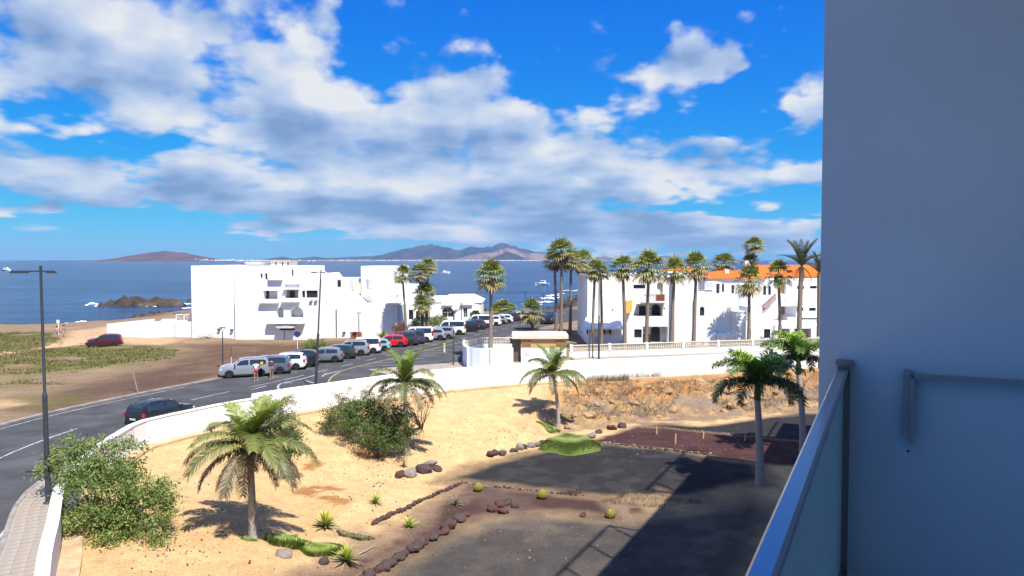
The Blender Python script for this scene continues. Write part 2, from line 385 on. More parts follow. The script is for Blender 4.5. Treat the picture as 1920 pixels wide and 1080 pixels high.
Z_RED = zone((868, 905), (960, 916), (1080, 930), (1190, 940), (1250, 960), (1150, 975), (1060, 962), (950, 962), (885, 975), (800, 1022), (710, 1072), (640, 1130), (560, 1130), (690, 1030), (780, 960))
Z_GREY = zone((895, 975), (960, 962), (1060, 962), (1150, 975), (1290, 960), (1400, 930), (1470, 960), (1400, 1200), (600, 1300), (640, 1130), (720, 1070), (800, 1022))
Z_RED2 = zone((1110, 828), (1190, 800), (1300, 808), (1420, 820), (1560, 836), (1560, 880), (1420, 870), (1260, 842))
Z_DARK2 = zone((1190, 800), (1240, 793), (1310, 800), (1390, 790), (1490, 775), (1600, 770), (1600, 840), (1420, 820), (1300, 808))
def srgb(r, g, b):
    f = lambda c: (c/255/12.92 if c <= 10 else ((c/255+.055)/1.055)**2.4); return np.array([f(r), f(g), f(b)])
def put(col, mask, c): return col*(1-mask[:, None]) + np.asarray(c)[None, :]*mask[:, None]
# ---- the plot
step = .24
gx = np.arange(-25, 64, step); gy = np.arange(-6, 97, step)
XX, YY = np.meshgrid(gx, gy); X = XX.ravel(); Y = YY.ravel()
ins = in_poly(plot_poly, X, Y); Dw = dist_path(wallpath, X, Y); keepv = (ins | (Dw < .16)) & (X < 44+.4*(Y-40))
Zp = plot_h(X, Y)
idx = np.arange(X.size).reshape(XX.shape)
F = np.stack([idx[:-1, :-1].ravel(), idx[:-1, 1:].ravel(), idx[1:, 1:].ravel(), idx[1:, :-1].ravel()], 1)
F = F[keepv[F].all(1)]
used = np.unique(F); remap = np.full(X.size, -1); remap[used] = np.arange(used.size); F = remap[F]
X = X[used]; Y = Y[used]; Zp = Zp[used]; Dw = Dw[used]
n1 = fbm(X*.18, Y*.18, 4); n2 = fbm(X*.9+40, Y*.9, 4); n3 = fbm(X*3.1, Y*3.1, 3)
r = rocky(X, Y); col = np.zeros((X.size, 3)); col[:] = (.62, .415, .20)                                     # pale sand
col = put(col, sm((n1-.46)/.2)*.55, (.56, .345, .155)); col = put(col, sm((n2-.58)/.12)*.25, (.44, .29, .15))
bankm = r*sm((-.6-Zp)/.3)*sm((10.5-Dw)/2.0)
col = put(col, bankm*.8, (.38, .235, .115))
col = put(col, r*sm((Zp+2.2)/.9), (.52, .235, .075))                                                    # orange earth along the top
col = put(col, bankm*sm((n2-.38)/.25)*.9, (.30, .185, .095)); col = put(col, bankm*sm((n3-.55)/.15)*.7, (.16, .12, .085))
col = put(col, bankm*sm((n3-.60)/.1)*sm((n1-.4)/.2)*.7, (.50, .33, .15)); col = put(col, bankm*sm((-1.7-Zp)/.5)*sm((n2-.42)/.1)*.75, (.23, .19, .155))
for px, py, rx, ry in ((620, 915, 1.0, .6), (576, 922, .6, .9), (690, 852, 1.3, .6), (585, 872, .5, 1.0), (628, 935, .8, .5)):   # brown patches below the shrub
    p = T(px, py); col = put(col, sm((1.15-np.hypot((X-p.x)/rx, (Y-p.y)/ry)+(n3-.5)*1.6)/.35)*.85, (.33, .15, .045))
jx = (fbm(X*.7+9, Y*.7, 4)-.5)*1.5; jy = (fbm(X*.7, Y*.7+21, 4)-.5)*1.5
def soft(poly, w=.45):
    m = in_poly(poly, X+jx*.5, Y+jy*.5); d = dist_path(poly+[poly[0]], X+jx*.5, Y+jy*.5)
    return np.where(m, .5+.5*sm(d/w), .5-.5*sm(d/w))
m = soft(Z_GREY, 1.7); col = put(col, m, (.088, .073, .062)); col = put(col, m*sm((n2-.46)/.12)*.7, (.145, .115, .088)); col = put(col, m*sm((.46-n1)/.1)*.5, (.060, .056, .054))
m = soft(Z_DARK, 1.2); col = put(col, m, (.030, .029, .030)); col = put(col, m*sm((n2-.5)/.14)*.5, (.060, .056, .053))
m = soft(Z_DARK2, .5); col = put(col, m, (.033, .031, .032))
m = soft(Z_RED, 1.0); col = put(col, m, (.076, .042, .037)); col = put(col, m*sm((n1-.47)/.1)*.45, (.17, .115, .085))
m = soft(Z_RED2, .35); col = put(col, m, (.066, .031, .029)); col = put(col, m*sm((n2-.52)/.12)*.35, (.11, .06, .052))
sp = zone((870, 1000), (720, 1075)); 
for poly, c, a in ((zone((650, 1000), (780, 945), (850, 905), (880, 925), (800, 985), (700, 1060), (560, 1120)), (.30, .20, .125), .75),
                   (zone((1130, 945), (1230, 915), (1290, 935), (1250, 965), (1170, 972)), (.36, .26, .155), .7)):
    m = soft(poly, .9)*sm((n2-.36)/.2); col = put(col, m*a, c)
m = r*sm((ZF+.75-Zp)/.3)*sm((11.5-Dw)/2.0)*(Dw > 3); col = put(col, m*sm((n2-.34)/.2)*.85, (.27, .185, .11))
# worn sand mixed into the edge of the dark gravel, foot of the bank
col = put(col, sm((.16-Dw+n3*.3)/.3)*.6, (.45, .30, .18))
V = np.stack([X, Y, Zp], 1)
plot_o = link('plot_ground', np_mesh('plot_ground', V, F, M['earth'], col, True)); kind(plot_o, 'structure')
# ---- the land outside, falling to the shore
SEA = -4.0
coast = [(-900, -300), (-420, 60), (-250, 120)] + [tuple(G(px, py, SEA).xy) for px, py in ((-500, 650), (-200, 634), (0, 626), (100, 619), (200, 604), (360, 590))] + [(-50, 205), (-25, 188)] + \
        [tuple(G(px, py, SEA).xy) for px, py in ((905, 598), (960, 591), (1010, 586), (1035, 578), (1052, 566), (1075, 557), (1105, 551))] + [(60, 330), (130, 360), (260, 395), (520, 470), (900, 520)]
coast_c = [tuple(p) for p in catmull([Vector(c) for c in coast], 6)]
land_poly = coast_c + [(900, -320), (-900, -320)]
def land_h(X, Y):
    X = np.asarray(X, float); Y = np.asarray(Y, float)
    D = dist_path(coast_c[::2]+[coast_c[-1]], X, Y); D = np.where(in_poly(land_poly, X, Y), D, -D) + (fbm(X*.06, Y*.06, 3)-.5)*9
    t = np.clip(D/34, 0, 1)
    z = SEA - .25 + (4.25)*(.35*np.clip(D/8, 0, 1)+.65*sm(t)) - np.clip(-D, 0, 30)*.2
    road = sm((dist_path(road_c, X, Y)-7.5)/6)
    lot = np.clip((X+12)/10, 0, 1)                                # the street and the houses on the right stand level
    rgh = road*(1-sm(lot))*sm((Y-40)/20)
    z = z + rgh*((fbm(X*.10, Y*.10, 3)-.5)*.7+(fbm(X*.45, Y*.45, 3)-.5)*.24)*sm((D+6)/12)
    z = z + ((fbm(X*.3, Y*.3, 4, .6)-.5)*1.5)*sm((22-D)/14)*sm((D+8)/8)
    return np.where((D > 36), np.minimum(z, .10*rgh), z) - .03
ROAD = [(-16, 6), (-21.5, 22), (-26.3, 36), (-26.8, 46), (-24.0, 55.5), (-19.5, 66), (-11.5, 87), (-4.5, 105), (3.5, 126), (9.0, 142), (12.5, 158)]
road_c = [tuple(p) for p in catmull([Vector(p) for p in ROAD], 2)]
gx = np.concatenate([np.arange(-900, -160, 20), np.arange(-160, 70, 1.0), np.arange(70, 260, 5), np.arange(260, 900, 20)])
gy = np.concatenate([np.arange(-320, -20, 15), np.arange(-20, 175, 1.0), np.arange(175, 420, 3.0), np.arange(420, 560, 10)])
XX, YY = np.meshgrid(gx, gy); X = XX.ravel(); Y = YY.ravel()
Zl = land_h(X, Y); bad = (in_poly(plot_poly, X, Y) | (dist_path(wallpath, X, Y) < .25)) | ((X > -4) & (X < 62) & (Y < 60) & (Y > -40) & (Y < 2*X+30))
idx = np.arange(X.size).reshape(XX.shape)
F = np.stack([idx[:-1, :-1].ravel(), idx[:-1, 1:].ravel(), idx[1:, 1:].ravel(), idx[1:, :-1].ravel()], 1)
F = F[~bad[F].any(1) & (Zl[F].max(1) > SEA-2.5)]
used = np.unique(F); remap = np.full(X.size, -1); remap[used] = np.arange(used.size); F = remap[F]; X = X[used]; Y = Y[used]; Zl = Zl[used]
n1 = fbm(X*.05, Y*.09, 4); n2 = fbm(X*.35+40, Y*.5, 4); n3 = fbm(X*1.1, Y*1.4, 3)
col = np.zeros((X.size, 3)); col[:] = (.27, .185, .115)
col = put(col, sm((n2-.5)/.15)*.5, (.35, .25, .155))
def gzone(*pts): return [tuple(G(px, py, 0).xy) for px, py in pts]
def lsoft(poly, w=2.0, j=3.0):
    Xj = X+(n2-.5)*j*2; Yj = Y+(n1-.5)*j*2
    m = in_poly(poly, Xj, Yj); d = dist_path(poly+[poly[0]], Xj, Yj); return np.where(m, .5+.5*sm(d/w), .5-.5*sm(d/w))
LOT = gzone((330, 648), (420, 642), (745, 640), (690, 660), (560, 690), (380, 716), (240, 742), (90, 770), (60, 752), (200, 724), (240, 700), (340, 672))
m = lsoft(LOT, 2.5); col = put(col, m, (.135, .082, .052)); col = put(col, m*sm((n2-.5)/.12)*.45, (.20, .13, .085))
m = lsoft(gzone((60, 752), (150, 720), (330, 690), (340, 720), (120, 765)), 3); col = put(col, m*.6, (.10, .062, .045))
GR1 = gzone((-120, 655), (90, 640), (300, 645), (345, 660), (260, 680), (90, 702), (-120, 708)); GR2 = gzone((-120, 622), (95, 622), (100, 634), (60, 648), (-120, 660))
GR3 = gzone((20, 715), (110, 712), (110, 722), (20, 724)); GR4 = gzone((60, 745), (160, 740), (150, 757), (60, 760))
for g, a in ((GR1, .95), (GR2, .95), (GR3, .9), (GR4, .8)):
    m = lsoft(g, 2.0, 2.0)*sm((n2-.30)/.2); col = put(col, m*a, (.135, .14, .03)); col = put(col, m*sm((n3-.5)/.15)*.5, (.22, .19, .07)); col = put(col, m*sm((.46-n3)/.15)*.5, (.085, .105, .02))
m = lsoft(gzone((-100, 690), (40, 682), (60, 698), (-100, 712)), 2); col = put(col, m*.7, (.30, .19, .115))
for g, a in ((gzone((-60, 668), (40, 652), (110, 640), (170, 636), (172, 643), (110, 648), (40, 660), (-60, 678)), .95), (gzone((120, 620), (200, 612), (260, 630), (345, 634), (300, 645), (215, 640), (130, 638)), .8),
             (gzone((-20, 752), (50, 748), (55, 757), (-20, 766)), .9)):
    m = lsoft(g, .8, 1.2); col = put(col, m*a, (.56, .37, .21))
shore = np.maximum(sm((-1.0-Zl)/.9), sm((-.25-Zl)/.5)*sm((n3-.46)/.1)*.85); col = put(col, shore, (.075, .055, .045)); col = put(col, shore*sm((n3-.52)/.1)*.6, (.19, .135, .10))
m = sm((Y-165)/15)*sm((X+30)/10)*(1-shore); col = put(col, m*.8, (.40, .29, .20)); col = put(col, m*sm((n2-.5)/.1)*.5, (.24, .16, .11))
land_o = link('land', np_mesh('land', np.stack([X, Y, Zl], 1), F, M['earth2'], col, True)); kind(land_o, 'structure')
# ---- the sea
msea = bpy.data.materials.new('sea_water'); msea.use_nodes = True; t = NT(msea.node_tree); b = t.n['Principled BSDF']
co = t.new('ShaderNodeTexCoord').outputs['Object']
mp = t.new('ShaderNodeMapping'); mp.inputs['Scale'].default_value = (1, 3.0, 1); t.l.new(co, mp.inputs[0])
b.inputs['Roughness'].default_value = .22; b.inputs['Specular IOR Level'].default_value = .5; b.inputs['IOR'].default_value = 1.33
mp2 = t.new('ShaderNodeMapping'); mp2.inputs['Scale'].default_value = (.35, 1.6, 1); t.l.new(co, mp2.inputs[0])
patch = t.ramp(t.noise(mp2.outputs[0], .004, 6, .62), .40, .64); patch2 = t.ramp(t.noise(mp.outputs[0], .045, 5, .6), .42, .62)
c1 = t.mix(patch, (.002, .020, .065), (.010, .070, .165)); mid_ = t.ramp(t.noise(mp2.outputs[0], .028, 5, .65), .46, .60); c1 = t.mix(t.math('MULTIPLY', mid_, .45), c1, (.018, .095, .19)); c2 = t.mix(t.math('MULTIPLY', patch2, .7), c1, (.001, .013, .045)); 
cap = t.ramp(t.noise(mp.outputs[0], .33, 6, .62), .715, .76); c3 = t.mix(t.math('MULTIPLY', cap, .5), c2, (.6, .68, .72))
t.put(b.inputs['Base Color'], c3)
bp = t.new('ShaderNodeBump'); bp.inputs['Strength'].default_value = .9; bp.inputs['Distance'].default_value = .9
hgt = t.math('ADD', t.noise(mp.outputs[0], .12, 6, .62), t.math('MULTIPLY', t.noise(mp.outputs[0], .012, 4, .6), 3.0)); t.put(bp.inputs['Height'], hgt); t.l.new(bp.outputs[0], b.inputs['Normal'])
s = MB(); nx = 60
sx = [-21000, -12000, -4000, -1500] + list(np.linspace(-700, 900, 30)) + [1500, 4000, 12000, 21000]; sy = [-1500, -400] + list(np.linspace(-100, 900, 24)) + [1500, 3000, 6000, 12000, 21000]
vs = [(x, y, SEA) for y in sy for x in sx]; nx = len(sx)
s.add(vs, [(j*nx+i, j*nx+i+1, (j+1)*nx+i+1, (j+1)*nx+i) for j in range(len(sy)-1) for i in range(nx-1)])
kind(s.build('sea', msea), 'structure')
# ================================================================== road, pavements, markings
def strip(name, left, right, z, m, thick=None, zf=None):
    """a sheet (or solid slab) between two paths of equal length"""
    n = len(left); s = MB()
    top = [(p[0], p[1], z) for p in left] + [(p[0], p[1], z) for p in right]
    fs = [(i, n+i, n+i+1, i+1) for i in range(n-1)]
    if thick is None: s.add(top, fs)
    else:
        bot = [(p[0], p[1], z-thick) for p in left] + [(p[0], p[1], z-thick) for p in right]; o = 2*n
        fs2 = [(o+i, o+i+1, o+n+i+1, o+n+i) for i in range(n-1)]
        sd = [(i, i+1, o+i+1, o+i) for i in range(n-1)] + [(n+i+1, n+i, o+n+i, o+n+i+1) for i in range(n-1)] + [(0, o, o+n, n), (n-1, 2*n-1, o+2*n-1, o+n-1)]
        s.add(top+bot, fs+fs2+sd)
    return s.build(name, m)
rc = [Vector(p) for p in road_c]
def seg(path, y0, y1): return [p for p in path if y0 <= p.y <= y1]
outer = offset(rc, 5.6); inner = offset(rc, -4.6)
# carriageway, wider where the parking bays open on both sides
def road_w(p, side):
    if side > 0: return 5.4 + 1.6*sm((p.y-60)/8) 
    return 4.5 - .5*float(sm((p.y-36)/4))*float(1-sm((p.y-52)/5)) + 6.5*float(sm((p.y-58)/8))*float(1-sm((p.y-90)/14)) + 3.0*float(sm((p.y-120)/20))
L_, R_ = [], []
for i, p in enumerate(rc):
    tt = (rc[min(i+1, len(rc)-1)]-rc[max(i-1, 0)]).normalized(); nn = Vector((-tt.y, tt.x))
    L_.append(p+nn*float(road_w(p, 1))); R_.append(p-nn*float(road_w(p, -1)))
kind(strip('road', L_, R_, .012, M['asphalt'], .3), 'structure')
def lines(name, paths, width, m=None, z=.017, dash=None):
    s = MB()
    for path in paths:
        P = [Vector(p[:2]) for p in path]; l = offset(P, width/2); r_ = offset(P, -width/2); acc = 0
        for i in range(len(P)-1):
            acc += (P[i+1]-P[i]).length
            if dash and (acc % sum(dash)) > dash[0]: continue
            s.quad((*l[i], z), (*r_[i], z), (*r_[i+1], z), (*l[i+1], z))
    return kind(s.build(name, m or M['paint']), 'structure')
half = lambda d: [p+Vector((0, 0)) for p in offset(rc, d)]
lines('road_edge_line', [seg(offset(rc, 4.9), 18, 63)], .10); lines('road_edge_line', [seg(offset(rc, -4.0), 8, 56)], .14)
lines('road_centre_line', [seg(offset(rc, .25), 8, 47), seg(offset(rc, -.55), 8, 36)], .12)
lines('road_centre_line', [seg(offset(rc, .0), 47, 150)], .11, dash=(2.4, 2.2))
lines('road_arrow_marking', [catmull([Vector(G(px, py).xy) for px, py in P], .4) for P in (((548, 718), (528, 719), (521, 727), (530, 733)), ((528, 719), (560, 712), (590, 704)), ((500, 724), (470, 731)), ((550, 731), (575, 730)),
      ((604, 706), (612, 702), (640, 695)), ((606, 701), (618, 700)), ((588, 718), (572, 714)))], .16)
ydir = Vector((.372, .928))
y0 = Vector(G(616, 716).xy); y1 = Vector(G(625, 705).xy); y2 = Vector(G(660, 690).xy)
lines('yellow_bay_line', [catmull([y0, y1, y2, y2+ydir*10, y2+ydir*30], .5)], .15, M['ypaint'])
lines('yellow_bay_line', [catmull([Vector(G(708, 699).xy), Vector(G(706, 694).xy), Vector(G(712, 691).xy)], .3)], .15, M['ypaint'])
# bay dividers on both sides of the street
bd = []
for k in range(22):
    base = Vector((-22.6, 66.5))+ydir*(2.62*k); bd.append([base+Vector((1.6, .3)), base+Vector((-3.4, -.6))])
for k in range(6):
    base = y2+ydir*(2.7*k+1.0); bd.append([base, base+Vector((3.8, 1.0))])
lines('parking_bay_line', bd, .10)
# pavement and kerb along the boundary wall (between wall and carriageway)
wo = offset(wl+wr[1:], .0)
nA = [i for i, p in enumerate(wo) if p.y > 5]
wall_side = [p for p in wo if p.y < 70 and p.x < 3]; kw = lambda p: 1.50-.95*float(sm((p.y-33)/9))
def off_var(path, ex):
    out = []
    for i, p in enumerate(path):
        t_ = (path[min(i+1, len(path)-1)]-path[max(i-1, 0)]).normalized(); out.append(p+Vector((-t_.y, t_.x))*(kw(p)+ex))
    return out
kerb_side = off_var(wall_side, 0)
pv = strip('pavement', kerb_side, wall_side, .125, M['pave'], .35); kind(pv, 'structure')
kb = strip('kerb', off_var(wall_side, .18), off_var(wall_side, .003), .14, M['kerb'], .3); kind(kb, 'structure')
# paving slabs of the near pavement, one by one
sl = MB(); slabm = None
L0 = [p for p in wall_side if p.y < 40]
acc = 0
me_cache = {}
near = catmull([Vector(p) for p in L0[::3]], .42); lo = offset(near, .16); 
for i in range(0, len(near)-1):
    if near[i].y < 18 or near[i].y > 33.5: continue
    t_ = (near[min(i+1, len(near)-1)]-near[i]); 
    if t_.length < .2: continue
    t_.normalize(); nn = Vector((-t_.y, t_.x))
    for kx in range(3):
        c_ = near[i]+nn*(.39+.40*kx)
        if 'slab' not in me_cache: me_cache['slab'] = MB().box(-.19, .19, -.19, .19, -.02, .022).mesh('paving_slab', M['pave'])
        o = link('paving_slab', me_cache['slab'], pv); o.location = (c_.x, c_.y, .125+random.uniform(-.002, .004)); o.rotation_euler = (0, 0, math.atan2(t_.y, t_.x))
# outer kerb of broken stones along the dirt lot
ok = seg(offset(rc, 5.75), 20, 63)
kbo = strip('kerb_outer', offset(rc, 5.95)[4:33], offset(rc, 5.5)[4:33], .10, M['kerb'], .3); kind(kbo, 'structure')
# ground between the boundary wall and the next plot
wk = [p for p in wr if p.x > -8]; kind(strip('walkway', offset(wk, 9.8), offset(wk, -.1), .02, M['pave'], .4), 'structure')
# ================================================================== boundary wall of the plot
def wall_run(name, path, z0, z1, th, m, label, cat='wall', cope=None):
    n = len(path); root = thing(name, label, cat, (path[0].x, path[0].y, 0))
    o = path[0]; P = [p-o for p in path]
    def sweep(nm, a, b, zz0, zz1, mm):
        l = offset(P, a); r_ = offset(P, b); s = MB()
        vs = [(p.x, p.y, zz) for side in (l, r_) for zz in (zz0, zz1) for p in side]
        fs = [(n+i, i, i+1, n+i+1) for i in range(n-1)] + [(2*n+i, 3*n+i, 3*n+i+1, 2*n+i+1) for i in range(n-1)] + [(n+i, n+i+1, 3*n+i+1, 3*n+i) for i in range(n-1)]
        fs += [(0, n, 3*n, 2*n), (n-1, 3*n-1, 4*n-1, 2*n-1)]
        s.add(vs, fs); return s.build(nm, mm, root)
    sweep('wall_body', th/2, -th/2, z0, z1, m)
    if cope: sweep('coping', th/2+.04, -th/2-.04, z1+.002, z1+cope, m)
    sweep('footing', -th/2-.003, -th/2-.75, z0, -.80, mat('footing_concrete', (.52, .37, .22), .95, .2, .2, 1.2, ((.36, .24, .14), .7), bump=.4, bs=5))
    return root
wall_run('boundary_wall', wl, -1.6, ZL, .34, M['white'], 'lower white boundary wall curving along the pavement at the road bend', cope=.05)
wall_run('boundary_wall', wr, -1.6, ZR, .34, M['white'], 'higher straight white boundary wall above the rock bank and the sand')
# ================================================================== the hotel the camera stands in
HU = Vector((.447, .894)); HN = Vector((-.894, .447))
ho = Vector((0, 0)) + HN*.184
hotel = thing('hotel_building', 'white hotel block with a plain shaded party wall beside the glass railing', 'building', (ho.x, ho.y, 0), math.atan2(HU.y, HU.x))
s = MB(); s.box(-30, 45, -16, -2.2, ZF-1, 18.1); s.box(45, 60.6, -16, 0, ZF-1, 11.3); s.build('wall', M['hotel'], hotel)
levels = [ZF+k*3.0 for k in range(1, 5)] + [12.95, 15.5]
for zz in levels: MB().box(-30, 45, -2.198, .05, zz-.25, zz).build('balcony_slab', M['hotel'], hotel)
MB().box(-30, 45, -2.197, .0, 17.7, 18.3).build('roof_slab', M['hotel'], hotel)
for xx in (-26, -20, -14, -8, -2.6, 4.15, 10.5, 17, 23.5, 30, 36.5, 43):
    MB().box(xx, xx+.25, -2.196, .115, ZF-.5, 17.698).build('party_wall', M['hotel'], hotel)
# unseen roof frames shaped to cast railing shadows: top rail, returns and posts
for x0, x1 in ((-30, 27.9), (34.5, 45.0)):
    s = MB(); s.box(x0, x1, -.06, .06, 21.3, 21.42); s.box(x1-.12, x1, -1.7, -.061, 21.3, 21.42); s.box(x0, x0+.12, -1.7, -.061, 21.3, 21.42)
    s.build('shadow_frame_rail', M['post'], hotel)
    xx = x1-.05
    while xx > x0: MB().box(xx-.05, xx+.05, -.05, .05, 18.3, 21.3).build('shadow_frame_post', M['post'], hotel); xx -= 2.9
MB().box(54, 60.6, -.06, .06, 12.25, 12.35).build('shadow_frame_rail', M['post'], hotel)
for xx in (54, 56.2, 58.4, 60.5): MB().box(xx-.04, xx+.04, -.04, .04, 11.3, 12.25).build('shadow_frame_post', M['post'], hotel)
# pavement strip along the foot of the hotel
s = MB(); s.box(-20, 60, .2, 1.9, ZF-.2, ZF+.10); o = s.build('footpath', M['pave'], None, loc=(ho.x, ho.y, 0), rz=math.atan2(HU.y, HU.x)); kind(o, 'structure')
# balcony railing with glass
fl = 8.9; rz_ = math.atan2(HU.y, HU.x)
rail = thing('balcony_railing', 'balcony railing with brushed steel top rail and frosted glass panel', 'railing', (ho.x, ho.y, fl), rz_)
s = MB(); prof = [(-.022, 1.02), (.022, 1.02), (.025, 1.035), (.025, 1.052), (.018, 1.060), (-.018, 1.060), (-.025, 1.052), (-.025, 1.035)]
n = len(prof); s.add([(-2.2, y, z) for y, z in prof]+[(4.148, y, z) for y, z in prof], [(i, (i+1) % n, n+(i+1) % n, n+i) for i in range(n)]+[tuple(range(n))[::-1], tuple(range(n, 2*n))])
s.build('top_rail', M['rail'], rail)
s = MB(); s.box(4.075, 4.135, -.035, .025, 0.0, 1.075); s.build('end_post', M['post'], rail)
s = MB(); s.box(4.045, 4.146, -.045, .032, 1.076, 1.092); s.build('post_cap', M['post'], rail)
gm = mat('frosted_glass', (.42, .56, .60), .35, .5); t = NT(gm.node_tree); bs_ = t.n['Principled BSDF']
bs_.inputs['Base Color'].default_value = (.34, .50, .55, 1)
tr = t.new('ShaderNodeBsdfTranslucent'); tr.inputs[0].default_value = (.35, .55, .60, 1); tp = t.new('ShaderNodeBsdfTransparent'); tp.inputs[0].default_value = (.75, .9, .92, 1)
m1 = t.new('ShaderNodeMixShader'); m1.inputs[0].default_value = .4; t.l.new(bs_.outputs[0], m1.inputs[1]); t.l.new(tr.outputs[0], m1.inputs[2])
m2 = t.new('ShaderNodeMixShader'); m2.inputs[0].default_value = .22; t.l.new(m1.outputs[0], m2.inputs[1]); t.l.new(tp.outputs[0], m2.inputs[2]); t.l.new(m2.outputs[0], t.n['Material Output'].inputs[0])
MB().box(-2.2, 4.06, -.006, .006, .06, 1.015).build('glass_panel', gm, rail)
MB().box(-2.2, 4.06, -.015, .015, .0, .058).build('bottom_rail', M['rail'], rail)
br = thing('wall_rail', 'short steel bracket and slim rail fixed to the shaded party wall', 'rail', (ho.x, ho.y, fl), rz_)
s = MB(); s.box(4.105, 4.145, -.310, -.272, .735, 1.060); s.box(4.085, 4.104, -.318, -.300, .70, 1.060); s.build('bracket', M['rail'], br)
MB().box(4.085, 4.125, -2.19, -.27, 1.025, 1.047).build('rail_bar', M['rail'], br)
MB().lathe([(.006, 0), (.006, .004)], 10).build('screw', M['trim'], br, loc=(4.148, -.30, .655)).rotation_euler = (0, -math.pi/2, 0)
# ================================================================== far shore, islet, boats, haze
def prof(P, px):
    return np.interp(px, [p[0] for p in P], [p[1] for p in P])
def hill(name, label, P, Y, depth, c1, c2, rough=.25, seed=0, foot=488.2):
    x0, x1 = P[0][0], P[-1][0]; nx = 150; ny = 26
    pxs = np.linspace(x0, x1, nx); H = (foot-prof(P, pxs))/FPX*Y
    H = H*(1+.30*(fbm(pxs*.09+seed*7, pxs*0+seed, 4, .6)-.5)); v = np.linspace(-1, 1, ny); PX, VV = np.meshgrid(pxs, v); HH = np.interp(PX, pxs, H)
    Xw = (PX-960)/FPX*Y; Yw = Y+VV*depth
    nz = np.abs(fbm(PX*.055+seed, VV*2.2+seed*1.7, 4, .55)-.5)*2
    fall = np.clip(1-np.abs(VV), 0, 1)**(.9); body = HH*fall
    Zw = SEA-3 + body*(1-rough*2.2*nz*np.minimum(1, 3*np.abs(VV))) + 4
    o = Zw.copy(); Zw = np.where(np.abs(VV) > .99, SEA-6, Zw)
    idx = np.arange(PX.size).reshape(PX.shape)
    F = np.stack([idx[:-1, :-1].ravel(), idx[:-1, 1:].ravel(), idx[1:, 1:].ravel(), idx[1:, :-1].ravel()], 1)
    t_ = sm((fbm(PX.ravel()*.08+seed*3, VV.ravel()*3, 4)-.42)/.2)
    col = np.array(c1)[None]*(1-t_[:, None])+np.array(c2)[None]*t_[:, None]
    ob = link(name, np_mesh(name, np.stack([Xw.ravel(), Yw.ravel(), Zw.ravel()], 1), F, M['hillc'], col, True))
    return kind(ob, 'structure', label)
M['hillc'] = mat('volcanic_slope_haze_tint', (0, 0, 0), .95, .1, attr=True)  # vertex colours; the dark blues put cloud shade and haze into the rock
hill('island_hill', 'low reddish volcanic island hill across the strait', [(120, 487.6), (190, 487), (238, 485.5), (262, 480), (285, 470.5), (300, 468.5), (318, 470), (345, 472), (362, 476), (385, 482), (410, 485.5), (470, 487.5)], 7200, 900, (.12, .07, .075), (.08, .055, .065), seed=1)
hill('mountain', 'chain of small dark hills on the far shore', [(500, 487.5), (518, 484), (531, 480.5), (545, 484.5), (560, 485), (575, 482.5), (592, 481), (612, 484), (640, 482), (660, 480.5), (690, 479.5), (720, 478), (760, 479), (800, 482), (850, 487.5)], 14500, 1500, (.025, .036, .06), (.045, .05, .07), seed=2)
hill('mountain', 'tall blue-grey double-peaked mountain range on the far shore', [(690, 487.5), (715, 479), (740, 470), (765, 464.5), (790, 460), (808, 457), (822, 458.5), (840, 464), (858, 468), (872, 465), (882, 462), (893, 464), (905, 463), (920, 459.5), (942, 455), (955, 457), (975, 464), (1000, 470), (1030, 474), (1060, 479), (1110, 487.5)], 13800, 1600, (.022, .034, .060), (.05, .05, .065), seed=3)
hill('mountain', 'pale pinkish bare slopes before the mountain range', [(830, 488), (860, 484), (885, 477), (905, 473), (925, 471.5), (942, 466), (953, 463.5), (966, 468), (985, 474), (1010, 475), (1035, 477), (1065, 481), (1110, 487.6)], 12200, 900, (.24, .16, .145), (.15, .10, .10), seed=5)
hill('volcanic_cone', 'small dark volcanic cone before the pale slopes', [(915, 488), (930, 481), (944, 473.5), (952, 470.5), (958, 472), (967, 475.5), (985, 484), (995, 488)], 11300, 500, (.028, .032, .045), (.04, .042, .05), rough=.1, seed=6)
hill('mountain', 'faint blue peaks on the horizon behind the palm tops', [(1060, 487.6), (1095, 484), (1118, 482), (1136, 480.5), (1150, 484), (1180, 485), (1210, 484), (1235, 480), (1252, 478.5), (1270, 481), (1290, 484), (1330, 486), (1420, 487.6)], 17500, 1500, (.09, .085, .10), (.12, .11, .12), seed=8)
# low coastal plain with its white town
for nm, lb, xa, xb, Y, hgt in (('coastal_plain', 'low pale coastal plain beneath the far mountains', 505, 1150, 10300, 10), ('coastal_plain', 'low spit of land beside the island hill', 140, 560, 6900, 7)):
    s = MB(); n = 90; top = []; 
    for i in range(n+1):
        px = xa+(xb-xa)*i/n; e_ = min(1, 8*i/n, 8*(n-i)/n); z = SEA+hgt*e_*(.6+.5*float(vnoise(i*.23, 3.1))); x = (px-960)/FPX*Y
        top.append((x, z))
    vs = [(x, Y-60, SEA-2) for x, z in top]+[(x, Y, z) for x, z in top]+[(x, Y+700, z+6) for x, z in top]; n1_ = n+1
    s.add(vs, [(r*n1_+i, r*n1_+i+1, (r+1)*n1_+i+1, (r+1)*n1_+i) for r in range(2) for i in range(n)])
    kind(s.build(nm, mat('pale_coast', (.30, .22, .18), .95)), 'structure', lb)
s = MB(); wt = mat('far_white_houses', (.82, .81, .78), .8)
